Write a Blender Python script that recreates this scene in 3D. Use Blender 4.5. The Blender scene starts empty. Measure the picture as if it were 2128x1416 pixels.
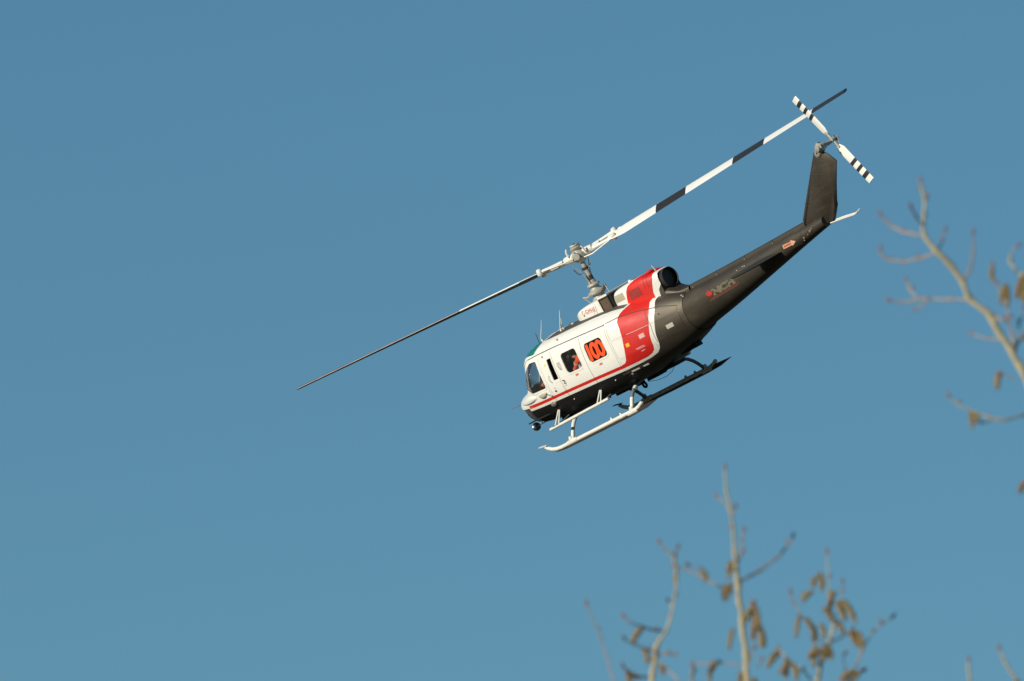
import bpy, bmesh, math, random
import numpy as np
from mathutils import Vector, Matrix
from mathutils.geometry import delaunay_2d_cdt

random.seed(7)
SC = bpy.context.scene
COL = SC.collection

# ------------------------------------------------------------------ camera, sky, sun, exposure
PITCH = math.radians(9.5)            # the photographer looks up by this much
cam_d = bpy.data.cameras.new('camera')
cam_d.sensor_width = 23.6
cam_d.lens = 300.0
cam_d.clip_start = 1.0
cam_d.clip_end = 20000.0
cam_d.dof.use_dof = True
cam_d.dof.focus_distance = 297.0
cam_d.dof.aperture_fstop = 7.5
cam = bpy.data.objects.new('camera', cam_d)
COL.objects.link(cam)
cam.location = (0, 0, 1.7)
cam.rotation_euler = (math.pi / 2 + PITCH, 0, 0)
SC.camera = cam
CAM = Matrix.Translation((0, 0, 1.7)) @ Matrix.Rotation(math.pi / 2 + PITCH, 4, 'X')

# attitude of the helicopter: axes x = aft, y = starboard, z = up (banked and nose low)
HR = Matrix(((0.5933493, 0.6528194, -0.4709177), (0.2998793, 0.3636425, 0.8819504), (0.747, -0.6645231, 0.02)))
HT = Vector((0.8664716, -2.5443857, -298.0568839))
HELI = CAM @ (Matrix.Translation(HT) @ HR.to_4x4())

SUN_HELI = Vector((0.02, -math.cos(math.radians(41)), math.sin(math.radians(41)))).normalized()   # seen from the helicopter: over its left side
sun_w = (HELI.to_3x3() @ SUN_HELI).normalized()
sun_el = math.asin(sun_w.z)
sun_az = math.atan2(sun_w.x, sun_w.y)

world = bpy.data.worlds.new('World')
SC.world = world
world.use_nodes = True
wn, wl = world.node_tree.nodes, world.node_tree.links
wn.clear()
sky = wn.new('ShaderNodeTexSky')
sky.sky_type = 'NISHITA'
sky.sun_disc = False
sky.sun_elevation = sun_el
sky.sun_rotation = sun_az
sky.altitude = 600.0
sky.air_density = 1.0
sky.dust_density = 0.1
sky.ozone_density = 4.0
tint = wn.new('ShaderNodeMix')
tint.data_type = 'RGBA'
tint.blend_type = 'MULTIPLY'
tint.inputs[0].default_value = 1.0
tint.inputs[7].default_value = (0.845, 1.065, 1.0, 1)
bg = wn.new('ShaderNodeBackground')
bg.inputs['Strength'].default_value = 0.082
wo = wn.new('ShaderNodeOutputWorld')
wl.new(sky.outputs[0], tint.inputs[6])
wl.new(tint.outputs[2], bg.inputs[0])
wl.new(bg.outputs[0], wo.inputs[0])

sun_d = bpy.data.lights.new('sun', 'SUN')
sun_d.energy = 4.7
sun_d.angle = math.radians(0.5)
sun_d.color = (1.0, 0.93, 0.80)
sun = bpy.data.objects.new('sun', sun_d)
COL.objects.link(sun)
sun.rotation_euler = (-sun_w).to_track_quat('-Z', 'Y').to_euler()

SC.render.engine = 'CYCLES'
SC.view_settings.view_transform = 'Standard'
SC.view_settings.look = 'None'
SC.view_settings.exposure = 0.0
SC.view_settings.gamma = 1.0
SC.view_settings.use_curve_mapping = False
SC.cycles.max_bounces = 8
SC.cycles.transparent_max_bounces = 16

# ------------------------------------------------------------------ materials
def pmat(name, col, rough=0.5, metal=0.0, var=0.12, vscale=3.0, coat=0.0, bump=0.0, bscale=40.0, dirt=None, spec=0.5):
    m = bpy.data.materials.new(name)
    m.use_nodes = True
    n, l = m.node_tree.nodes, m.node_tree.links
    b = n['Principled BSDF']
    b.inputs['Roughness'].default_value = rough
    b.inputs['Metallic'].default_value = metal
    b.inputs['Coat Weight'].default_value = coat
    b.inputs['Coat Roughness'].default_value = 0.12
    b.inputs['Specular IOR Level'].default_value = spec
    tc = n.new('ShaderNodeTexCoord')
    nz = n.new('ShaderNodeTexNoise')
    nz.inputs['Scale'].default_value = vscale
    nz.inputs['Detail'].default_value = 5.0
    nz.inputs['Roughness'].default_value = 0.65
    l.new(tc.outputs['Object'], nz.inputs['Vector'])
    r = n.new('ShaderNodeMapRange')
    r.inputs[1].default_value = 0.3
    r.inputs[2].default_value = 0.7
    r.inputs[3].default_value = 1 - var
    r.inputs[4].default_value = 1 + var * 0.5
    l.new(nz.outputs[0], r.inputs[0])
    mx = n.new('ShaderNodeMix')
    mx.data_type = 'RGBA'
    mx.blend_type = 'MULTIPLY'
    mx.inputs[0].default_value = 1
    mx.inputs[6].default_value = (*col, 1)
    l.new(r.outputs[0], mx.inputs[7])
    out = mx.outputs[2]
    if dirt:
        n2 = n.new('ShaderNodeTexNoise')
        n2.inputs['Scale'].default_value = vscale * 2.3
        n2.inputs['Detail'].default_value = 8
        n2.inputs['Roughness'].default_value = 0.7
        mp = n.new('ShaderNodeMapping')
        mp.inputs['Scale'].default_value = (0.5, 1.0, 2.2)
        l.new(tc.outputs['Object'], mp.inputs[0])
        l.new(mp.outputs[0], n2.inputs['Vector'])
        r2 = n.new('ShaderNodeMapRange')
        r2.inputs[1].default_value = 0.52
        r2.inputs[2].default_value = 0.78
        r2.inputs[3].default_value = 0
        r2.inputs[4].default_value = dirt[3]
        l.new(n2.outputs[0], r2.inputs[0])
        m2 = n.new('ShaderNodeMix')
        m2.data_type = 'RGBA'
        l.new(r2.outputs[0], m2.inputs[0])
        l.new(out, m2.inputs[6])
        m2.inputs[7].default_value = (*dirt[:3], 1)
        out = m2.outputs[2]
        r3 = n.new('ShaderNodeMapRange')
        r3.inputs[3].default_value = rough
        r3.inputs[4].default_value = min(1, rough + 0.2)
        l.new(n2.outputs[0], r3.inputs[0])
        l.new(r3.outputs[0], b.inputs['Roughness'])
    l.new(out, b.inputs['Base Color'])
    if bump:
        n3 = n.new('ShaderNodeTexNoise')
        n3.inputs['Scale'].default_value = bscale
        n3.inputs['Detail'].default_value = 3
        l.new(tc.outputs['Object'], n3.inputs['Vector'])
        bp = n.new('ShaderNodeBump')
        bp.inputs['Strength'].default_value = bump
        bp.inputs['Distance'].default_value = 0.02
        l.new(n3.outputs[0], bp.inputs['Height'])
        l.new(bp.outputs[0], b.inputs['Normal'])
    return m

def glassmat(name, tintc, gloss=0.08, rough=0.02, body=0.0):
    m = bpy.data.materials.new(name)
    m.use_nodes = True
    n, l = m.node_tree.nodes, m.node_tree.links
    n.clear()
    o = n.new('ShaderNodeOutputMaterial')
    t = n.new('ShaderNodeBsdfTransparent')
    t.inputs[0].default_value = (*tintc, 1)
    g = n.new('ShaderNodeBsdfGlossy')
    g.inputs['Roughness'].default_value = rough
    g.inputs[0].default_value = (1, 1, 1, 1)
    d = n.new('ShaderNodeBsdfDiffuse')
    d.inputs[0].default_value = (0.55, 0.56, 0.55, 1)
    lf = n.new('ShaderNodeLayerWeight')
    lf.inputs[0].default_value = 0.5
    lw = n.new('ShaderNodeMath')
    lw.operation = 'POWER'
    lw.inputs[1].default_value = 4.0
    l.new(lf.outputs['Facing'], lw.inputs[0])
    ad = n.new('ShaderNodeMath')
    ad.operation = 'ADD'
    ad.use_clamp = True
    ad.inputs[1].default_value = gloss * 0.6
    nz = n.new('ShaderNodeTexNoise')
    nz.inputs['Scale'].default_value = 6
    rr = n.new('ShaderNodeMapRange')
    rr.inputs[3].default_value = body * 0.5
    rr.inputs[4].default_value = body * 1.5
    l.new(nz.outputs[0], rr.inputs[0])
    l.new(lw.outputs[0], ad.inputs[0])
    m1 = n.new('ShaderNodeMixShader')
    l.new(rr.outputs[0], m1.inputs[0])
    l.new(t.outputs[0], m1.inputs[1])
    l.new(d.outputs[0], m1.inputs[2])
    m2 = n.new('ShaderNodeMixShader')
    l.new(ad.outputs[0], m2.inputs[0])
    l.new(m1.outputs[0], m2.inputs[1])
    l.new(g.outputs[0], m2.inputs[2])
    l.new(m2.outputs[0], o.inputs[0])
    return m

M_WHITE = pmat('white_paint', (0.80, 0.785, 0.72), 0.28, var=0.04, vscale=1.6, coat=0.3, bump=0.03, bscale=2.5, dirt=(0.42, 0.38, 0.30, 0.25))
M_RED = pmat('red_paint', (0.62, 0.013, 0.008), 0.46, var=0.12, vscale=1.8, coat=0.0, bump=0.03, bscale=2.5, dirt=(0.25, 0.02, 0.015, 0.4))
M_BLACK = pmat('charcoal_paint', (0.031, 0.026, 0.0195), 0.45, var=0.3, vscale=1.4, coat=0.0, spec=0.8, bump=0.06, bscale=2.5, dirt=(0.075, 0.062, 0.045, 0.55))
M_BLACK.node_tree.nodes['Principled BSDF'].inputs['Specular Tint'].default_value = (1.0, 0.88, 0.72, 1)
M_BLACK.node_tree.nodes['Principled BSDF'].inputs['IOR'].default_value = 1.52
M_BELLY = pmat('black_belly_paint', (0.007, 0.0065, 0.006), 0.5, var=0.25, vscale=2.0, spec=0.35, dirt=(0.03, 0.025, 0.02, 0.35))
M_ROOF = pmat('dark_roof_paint', (0.07, 0.062, 0.05), 0.7, var=0.2)
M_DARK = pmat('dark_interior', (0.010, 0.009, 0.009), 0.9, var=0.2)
M_SEAT = pmat('dark_seat_fabric', (0.03, 0.03, 0.026), 0.95, var=0.3, vscale=9)
M_METAL = pmat('grey_painted_metal', (0.40, 0.39, 0.33), 0.42, metal=0.15, var=0.25, vscale=9, dirt=(0.10, 0.085, 0.06, 0.6))
M_DMETAL = pmat('dark_oily_metal', (0.07, 0.06, 0.045), 0.45, metal=0.4, var=0.35, vscale=14)
M_TUBE = pmat('white_painted_tube', (0.74, 0.72, 0.64), 0.35, var=0.10, vscale=6, dirt=(0.30, 0.27, 0.20, 0.4))
M_GTUBE = pmat('grey_tube', (0.17, 0.15, 0.125), 0.5, var=0.2, vscale=6)
M_SHOE_SHADE = pmat('worn_steel_and_shade', (0.055, 0.05, 0.04), 0.55, metal=0.3, var=0.3, vscale=8)
M_BTOP = pmat('white_blade_paint', (0.82, 0.81, 0.75), 0.35, var=0.05, vscale=1.5, dirt=(0.50, 0.47, 0.40, 0.25))
M_BBLK = pmat('black_blade_paint', (0.030, 0.028, 0.026), 0.42, var=0.2, vscale=2)
M_BSTEEL = pmat('worn_leading_edge_steel', (0.30, 0.27, 0.26), 0.45, metal=0.5, var=0.2, vscale=3)
M_SCREEN = pmat('brown_intake_mesh', (0.13, 0.085, 0.05), 0.8, var=0.35, vscale=30, bump=0.6, bscale=160)
M_GREY = pmat('beige_grey_patch', (0.40, 0.37, 0.26), 0.6, var=0.08, vscale=6)
M_DRED = pmat('dull_red_patch', (0.30, 0.03, 0.02), 0.6, var=0.2, vscale=12)
M_TEXT = pmat('red_lettering', (0.70, 0.05, 0.03), 0.5, var=0.1)
M_LOGO = pmat('weathered_cream_lettering', (0.13, 0.12, 0.072), 0.6, var=0.3, vscale=9)
M_LOGOR = pmat('scarlet_lettering', (0.45, 0.02, 0.015), 0.5, var=0.15)
M_SALMON = pmat('salmon_lettering', (0.70, 0.16, 0.09), 0.5, var=0.1)
M_LOGOD = pmat('dull_small_lettering', (0.10, 0.085, 0.06), 0.6, var=0.3)
M_PEACH = pmat('peach_arrow', (0.68, 0.36, 0.22), 0.5, var=0.06)
M_ORNUM = pmat('fluorescent_orange_vinyl', (1.0, 0.085, 0.012), 0.6, var=0.05)
M_YEL = pmat('yellow_sticker', (0.85, 0.45, 0.02), 0.5, var=0.05)
M_PINK = pmat('pale_pink_marking', (0.78, 0.42, 0.40), 0.5, var=0.08)
M_PALE = pmat('pale_grey_marking', (0.48, 0.46, 0.38), 0.5, var=0.08)
M_CUFF = pmat('orange_coverall_fabric', (0.85, 0.085, 0.015), 0.85, var=0.25, vscale=9, bump=0.4, bscale=30)
M_REFL = pmat('reflective_stripe', (0.45, 0.45, 0.42), 0.5, var=0.1)
M_SKIN = pmat('skin', (0.50, 0.26, 0.17), 0.6, var=0.1, vscale=20)
M_HAIR = pmat('dark_brown_hair', (0.035, 0.02, 0.014), 0.8, var=0.3, vscale=60)
M_CAP = pmat('green_cap_fabric', (0.10, 0.20, 0.06), 0.85, var=0.15, vscale=20)
M_MIC = pmat('white_foam', (0.85, 0.85, 0.8), 0.8, var=0.05)
M_RUB = pmat('black_rubber', (0.02, 0.02, 0.02), 0.7, var=0.1)
M_SEAM_SHADOW = pmat('dark_seam_and_shadow', (0.05, 0.045, 0.035), 0.8, var=0.1)
M_MIRROR = pmat('mirror_glass', (0.10, 0.12, 0.11), 0.3, metal=1.0, var=0.4, vscale=9)
M_GLASS = glassmat('clear_glass', (0.94, 0.95, 0.95), 0.05, body=0.01)
M_BUBBLE = glassmat('bubble_window_acrylic', (0.90, 0.92, 0.93), 0.08, body=0.03)
M_WIND = glassmat('windscreen_glass', (0.80, 0.84, 0.86), 0.09, body=0.07)
M_GREEN = pmat('green_tinted_roof_glass', (0.012, 0.20, 0.145), 0.10, var=0.1)
M_DGLASS = glassmat('dark_tinted_glass', (0.10, 0.10, 0.10), 0.05)

# ------------------------------------------------------------------ object helpers
def link(name, me, parent=None, mats=(), label=None):
    for m in mats:
        me.materials.append(m)
    o = bpy.data.objects.new(name, me)
    COL.objects.link(o)
    if parent is not None:
        o.parent = parent
    if label:
        o['label'] = label
    return o

def tag(o, label=None, cat=None, group=None, kind=None):
    if label: o['label'] = label
    if cat: o['category'] = cat
    if group: o['group'] = group
    if kind: o['kind'] = kind
    return o

class MB:
    """collects shapes, then links them as one mesh object"""
    def __init__(s):
        s.v, s.f, s.m, s.sm = [], [], [], []
    def add(s, vs, fs, mi=0, smooth=False):
        b = len(s.v)
        s.v += [tuple(map(float, v)) for v in vs]
        s.f += [tuple(i + b for i in f) for f in fs]
        s.m += [mi] * len(fs)
        s.sm += [smooth] * len(fs)
    def box(s, c, d, mi=0, rot=None):
        vs = []
        for i in range(8):
            p = Vector(((i & 1) - .5, ((i >> 1) & 1) - .5, ((i >> 2) & 1) - .5))
            p = Vector((p.x * d[0], p.y * d[1], p.z * d[2]))
            if rot: p = rot @ p
            vs.append(p + Vector(c))
        s.add(vs, [(0, 2, 3, 1), (4, 5, 7, 6), (0, 1, 5, 4), (2, 6, 7, 3), (0, 4, 6, 2), (1, 3, 7, 5)], mi)
    def tube(s, pts, r, n=12, mi=0, cap=True, sq=1.0):
        pts = [Vector(p) for p in pts]
        if not hasattr(r, '__len__'): r = [r] * len(pts)
        vs, fs = [], []
        up = None
        for i, p in enumerate(pts):
            t = (pts[min(i + 1, len(pts) - 1)] - pts[max(i - 1, 0)]).normalized()
            if up is None:
                a = Vector((0, 0, 1)) if abs(t.z) < .9 else Vector((0, 1, 0))
                up = (a - t * a.dot(t)).normalized()
            else:
                up = (up - t * up.dot(t)).normalized()
            w = t.cross(up)
            for k in range(n):
                a = 2 * math.pi * k / n
                vs.append(p + (w * math.cos(a) + up * math.sin(a) * sq) * r[i])
        for i in range(len(pts) - 1):
            for k in range(n):
                fs.append((i * n + k, i * n + (k + 1) % n, (i + 1) * n + (k + 1) % n, (i + 1) * n + k))
        s.add(vs, fs, mi, True)
        if cap:
            b = len(s.v) - len(vs)
            s.f.append(tuple(b + k for k in range(n))[::-1]); s.m.append(mi); s.sm.append(False)
            b += (len(pts) - 1) * n
            s.f.append(tuple(b + k for k in range(n))); s.m.append(mi); s.sm.append(False)
    def lathe(s, o, ax, prof, n=20, mi=0):
        """profile of (distance along the axis, radius)"""
        o, ax = Vector(o), Vector(ax).normalized()
        a = Vector((0, 0, 1)) if abs(ax.z) < .9 else Vector((1, 0, 0))
        u = (a - ax * a.dot(ax)).normalized(); w = ax.cross(u)
        vs, fs = [], []
        for d, r in prof:
            for k in range(n):
                t = 2 * math.pi * k / n
                vs.append(o + ax * d + (u * math.cos(t) + w * math.sin(t)) * r)
        for i in range(len(prof) - 1):
            for k in range(n):
                fs.append((i * n + k, i * n + (k + 1) % n, (i + 1) * n + (k + 1) % n, (i + 1) * n + k))
        s.add(vs, fs, mi, True)
    def ball(s, c, r, n=10, mi=0):
        if not hasattr(r, '__len__'): r = (r, r, r)
        vs, fs = [], []
        h = n // 2 + 1
        for i in range(h + 1):
            a = math.pi * i / h
            for k in range(n):
                b = 2 * math.pi * k / n
                vs.append((c[0] + r[0] * math.sin(a) * math.cos(b), c[1] + r[1] * math.sin(a) * math.sin(b), c[2] + r[2] * math.cos(a)))
        for i in range(h):
            for k in range(n):
                fs.append((i * n + k, i * n + (k + 1) % n, (i + 1) * n + (k + 1) % n, (i + 1) * n + k)[::-1])
        s.add(vs, fs, mi, True)
    def mesh(s, name):
        me = bpy.data.meshes.new(name)
        me.from_pydata(s.v, [], s.f)
        me.polygons.foreach_set('material_index', s.m)
        me.polygons.foreach_set('use_smooth', s.sm)
        me.update()
        bm = bmesh.new(); bm.from_mesh(me)
        bmesh.ops.remove_doubles(bm, verts=bm.verts, dist=3e-5)
        bmesh.ops.recalc_face_normals(bm, faces=bm.faces)
        bm.to_mesh(me); bm.free()
        me.set_sharp_from_angle(angle=math.radians(38))
        return me
    def build(s, name, mats, parent=None, label=None):
        if not isinstance(mats, (list, tuple)): mats = [mats]
        return link(name, s.mesh(name), parent, mats, label)

def polyline(pts, step=0.04):
    """adds points along a closed outline"""
    out = []
    for i, a in enumerate(pts):
        b = pts[(i + 1) % len(pts)]
        n = max(1, int(math.hypot(b[0] - a[0], b[1] - a[1]) / step))
        for k in range(n):
            out.append((a[0] + (b[0] - a[0]) * k / n, a[1] + (b[1] - a[1]) * k / n))
    return out

def rounded(pts, r=0.06, n=5):
    out = []
    N = len(pts)
    for i in range(N):
        p, a, b = Vector(pts[i]), Vector(pts[i - 1]), Vector(pts[(i + 1) % N])
        d1, d2 = (a - p), (b - p)
        rr = min(r, d1.length * .45, d2.length * .45)
        p1, p2 = p + d1.normalized() * rr, p + d2.normalized() * rr
        for k in range(n + 1):
            t = k / n
            q = p1 * (1 - t) ** 2 + p * 2 * t * (1 - t) + p2 * t * t
            out.append((q.x, q.y))
    return out

def inset(pts, d):
    """moves a closed outline inwards by d"""
    A = sum(pts[i - 1][0] * pts[i][1] - pts[i][0] * pts[i - 1][1] for i in range(len(pts)))
    sg = 1 if A > 0 else -1
    out = []
    for i in range(len(pts)):
        a, p, b = Vector(pts[i - 1]), Vector(pts[i]), Vector(pts[(i + 1) % len(pts)])
        e1, e2 = (p - a), (b - p)
        n1 = Vector((-e1.y, e1.x)).normalized() if e1.length > 1e-9 else Vector((0, 0))
        n2 = Vector((-e2.y, e2.x)).normalized() if e2.length > 1e-9 else n1
        nn = (n1 + n2)
        nn = nn.normalized() / max(.5, math.sqrt(max(.05, (1 + n1.dot(n2)) / 2))) if nn.length > 1e-6 else n1
        q = p + nn * d * sg
        out.append((q.x, q.y))
    return out

def inpoly(P, poly):
    """P (N,2) inside the outline"""
    P = np.asarray(P); x, y = P[:, 0], P[:, 1]
    c = np.zeros(len(P), bool)
    a = np.asarray(poly)
    b = np.roll(a, -1, 0)
    for (x0, y0), (x1, y1) in zip(a, b):
        if y0 == y1: continue
        m = ((y0 > y) != (y1 > y)) & (x < (x1 - x0) * (y - y0) / (y1 - y0) + x0)
        c ^= m
    return c

# ------------------------------------------------------------------ lofted surfaces: stations along x, ten points from keel to crown
class Surf:
    def __init__(s, st):
        s.xs = np.array([a for a, _ in st], float)
        s.Y = np.array([b for _, b in st], float)
        sl = np.zeros_like(s.Y)
        n = len(s.xs)
        for k in range(n):
            if k == 0: sl[k] = (s.Y[1] - s.Y[0]) / (s.xs[1] - s.xs[0])
            elif k == n - 1: sl[k] = (s.Y[-1] - s.Y[-2]) / (s.xs[-1] - s.xs[-2])
            else:
                a = (s.Y[k] - s.Y[k - 1]) / (s.xs[k] - s.xs[k - 1]); b = (s.Y[k + 1] - s.Y[k]) / (s.xs[k + 1] - s.xs[k])
                with np.errstate(divide='ignore', invalid='ignore'):
                    sl[k] = np.where(a * b > 0, 2 * a * b / (a + b), 0)
        s.sl = sl
    def prof(s, x):
        x = np.asarray(x, float)
        i = np.clip(np.searchsorted(s.xs, x) - 1, 0, len(s.xs) - 2)
        h = (s.xs[i + 1] - s.xs[i]); t = ((x - s.xs[i]) / h)[:, None, None]; h = h[:, None, None]
        return (2*t**3-3*t*t+1)*s.Y[i] + (t**3-2*t*t+t)*h*s.sl[i] + (-2*t**3+3*t*t)*s.Y[i+1] + (t**3-t*t)*h*s.sl[i+1]
    def pt(s, x, v):
        x = np.atleast_1d(np.asarray(x, float)); v = np.atleast_1d(np.asarray(v, float))
        P = s.prof(x); n = P.shape[1]
        v = np.clip(v, 0, n - 1 - 1e-9); i = v.astype(int); t = (v - i)[:, None]
        r = np.arange(len(x))
        def g(k):
            kk = np.where(k < 0, -k, np.where(k > n - 1, 2 * n - 2 - k, k))
            q = P[r, kk].copy()
            q[:, 0] *= np.where((k < 0) | (k > n - 1), -1, 1)
            return q
        a, b, c, d = g(i - 1), g(i), g(i + 1), g(i + 2)
        return .5 * (2*b + (c-a)*t + (2*a-5*b+4*c-d)*t*t + (3*b-a-3*c+d)*t**3)
    def v_at(s, x, z):
        x = np.atleast_1d(np.asarray(x, float)); z = np.atleast_1d(np.asarray(z, float))
        lo = np.zeros(len(x)); hi = np.full(len(x), s.Y.shape[1] - 1.0)
        for _ in range(26):
            m = (lo + hi) / 2
            up = s.pt(x, m)[:, 1] < z
            lo = np.where(up, m, lo); hi = np.where(up, hi, m)
        return lo
    def lift(s, x, v, off=0.0, side=-1):
        x = np.atleast_1d(np.asarray(x, float)); v = np.atleast_1d(np.asarray(v, float))
        e = 2e-3
        p = s.pt(x, v)
        px = (s.pt(x + e, v) - s.pt(x - e, v)) / (2 * e)
        v1, v0 = np.clip(v + e, 0, 8.9999), np.clip(v - e, 0, 8.9999)
        pv = s.pt(x, v1) - s.pt(x, v0)
        # position (x, h, z); tangents (1, px0, px1) and (0, pv0, pv1)
        nx = px[:, 0] * pv[:, 1] - px[:, 1] * pv[:, 0]
        ny = -pv[:, 1]
        nz = pv[:, 0]
        N = -np.stack([nx, ny, nz], 1)
        N /= np.linalg.norm(N, axis=1)[:, None] + 1e-12
        if np.ndim(off): off = np.asarray(off)[:, None]
        Q = np.stack([x, p[:, 0], p[:, 1]], 1) + N * off
        Q[:, 1] *= side
        return Q
    def xz(s, pts):
        """outline in (x, z) -> outline in (x, v); a z above 90 means v directly as z - 100"""
        p = np.asarray(pts, float)
        v = s.v_at(p[:, 0], p[:, 1])
        v = np.where(p[:, 1] > 90, p[:, 1] - 100, v)
        return [(a, b) for a, b in zip(p[:, 0], v)]

VS = 0.22   # metres per unit of v, used only to space points evenly
def skin(surf, outer, holes=(), regions=(), side=-1, off=0.0, thick=0.015, gx=0.07, gv=0.3, offf=None):
    """mesh piece of a lofted surface: outline, holes and paint regions are all real edges. Everything in (x, v)."""
    verts, edges = [], []
    seen = {}
    def vid(p):
        k = (round(p[0], 4), round(p[1], 4))
        if k not in seen:
            seen[k] = len(verts); verts.append(Vector((k[0], k[1] * VS)))
        return seen[k]
    def ring(poly):
        ids = [vid(p) for p in poly]
        for i in range(len(ids)):
            if ids[i - 1] != ids[i]: edges.append((ids[i - 1], ids[i]))
    ring(outer)
    for h in holes: ring(h)
    for poly, _ in regions: ring(poly)
    oa = np.array(outer)
    x0, x1, y0, y1 = oa[:, 0].min(), oa[:, 0].max(), oa[:, 1].min(), oa[:, 1].max()
    G = np.array([(x0 + gx * (i + .5), y0 + gv * (j + .5)) for i in range(int((x1 - x0) / gx) + 1) for j in range(int((y1 - y0) / gv) + 1)])
    if len(G):
        G = G[inpoly(G, outer)]
        for h in holes:
            if len(G): G = G[~inpoly(G, h)]
    # keep grid points a little off the outlines
    B = np.array([(v.x, v.y / VS) for v in verts])
    if len(G):
        keep = []
        for g in G:
            d = np.hypot((B[:, 0] - g[0]), (B[:, 1] - g[1]) * VS).min()
            keep.append(d > gx * .3)
        G = G[np.array(keep)]
        for g in G: vid((float(g[0]), float(g[1])))
    r = delaunay_2d_cdt(verts, edges, [], 0, 1e-5)
    V = np.array([(v.x, v.y / VS) for v in r[0]])
    Fc = np.array([f for f in r[2] if len(f) == 3])
    cen = V[Fc].mean(1)
    ok = inpoly(cen, outer)
    for h in holes: ok &= ~inpoly(cen, h)
    Fc, cen = Fc[ok], cen[ok]
    mi = np.zeros(len(Fc), int)
    for poly, m in regions: mi[inpoly(cen, poly)] = m
    used = np.unique(Fc); remap = -np.ones(len(V), int); remap[used] = np.arange(len(used))
    V, Fc = V[used], remap[Fc]
    o = offf(V) if offf else off
    T = surf.lift(V[:, 0], V[:, 1], o, side)
    # outward-facing winding
    a, b, c = T[Fc[:, 0]], T[Fc[:, 1]], T[Fc[:, 2]]
    inn = np.stack([a[:, 0], a[:, 1] * 0, np.full(len(a), float(T[:, 2].mean()))], 1)
    nn = np.cross(b - a, c - a)
    ref = surf.lift(cen[:, 0], cen[:, 1], 0.1, side) - surf.lift(cen[:, 0], cen[:, 1], 0, side)
    flip = (nn * ref).sum(1) < 0
    Fc[flip] = Fc[flip][:, ::-1]
    faces = [tuple(int(i) for i in f) for f in Fc]
    mats = [int(i) for i in mi]
    smooth = [True] * len(faces)
    verts3 = [tuple(map(float, p)) for p in T]
    if thick:
        o2 = (np.asarray(o) - thick)
        T2 = surf.lift(V[:, 0], V[:, 1], o2, side)
        n = len(verts3)
        verts3 += [tuple(map(float, p)) for p in T2]
        ed = {}
        for fi, f in enumerate(faces):
            for i in range(3):
                ed.setdefault((f[i], f[(i + 1) % 3]), fi)
        rim = [(a, b, fi) for (a, b), fi in ed.items() if (b, a) not in ed]
        nf = len(faces)
        for f, m in list(zip(faces, mats))[:nf]:
            faces.append(tuple(i + n for i in f[::-1])); mats.append(m); smooth.append(True)
        for a, b, fi in rim:
            faces.append((b, a, a + n, b + n)); mats.append(mats[fi]); smooth.append(False)
    me = bpy.data.meshes.new('skin')
    me.from_pydata(verts3, [], faces)
    me.polygons.foreach_set('material_index', mats)
    me.polygons.foreach_set('use_smooth', smooth)
    me.update()
    me.set_sharp_from_angle(angle=math.radians(40))
    return me

# ------------------------------------------------------------------ ground
def terrain():
    m = pmat('dry_winter_grass', (0.06, 0.052, 0.032), 0.95, var=0.4, vscale=0.05)
    n = 60
    bm = bmesh.new()
    S = 9000.0
    vs = []
    for i in range(n + 1):
        for j in range(n + 1):
            x = (i / n - .5) * 2; y = (j / n - .5) * 2
            X = math.copysign(abs(x) ** 2.2, x) * S; Y = math.copysign(abs(y) ** 2.2, y) * S
            z = 0.0
            d = math.hypot(X, Y)
            z = -0.00002 * d + 1.5 * math.sin(X * .013 + 1) * math.sin(Y * .011) * min(1, max(0, (d - 150) / 600))
            vs.append(bm.verts.new((X, Y, z)))
    for i in range(n):
        for j in range(n):
            bm.faces.new((vs[i * (n + 1) + j], vs[(i + 1) * (n + 1) + j], vs[(i + 1) * (n + 1) + j + 1], vs[i * (n + 1) + j + 1])).smooth = True
    me = bpy.data.meshes.new('ground'); bm.to_mesh(me); bm.free()
    o = link('ground', me, None, [m])
    tag(o, kind='structure')
terrain()

# ================================================================== THE HELICOPTER
heli = bpy.data.objects.new('helicopter', None)
heli.empty_display_size = 1.0
COL.objects.link(heli)
heli.matrix_world = HELI
tag(heli, 'white, red and charcoal rescue helicopter with skids, flying in the clear sky', 'helicopter')

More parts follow.
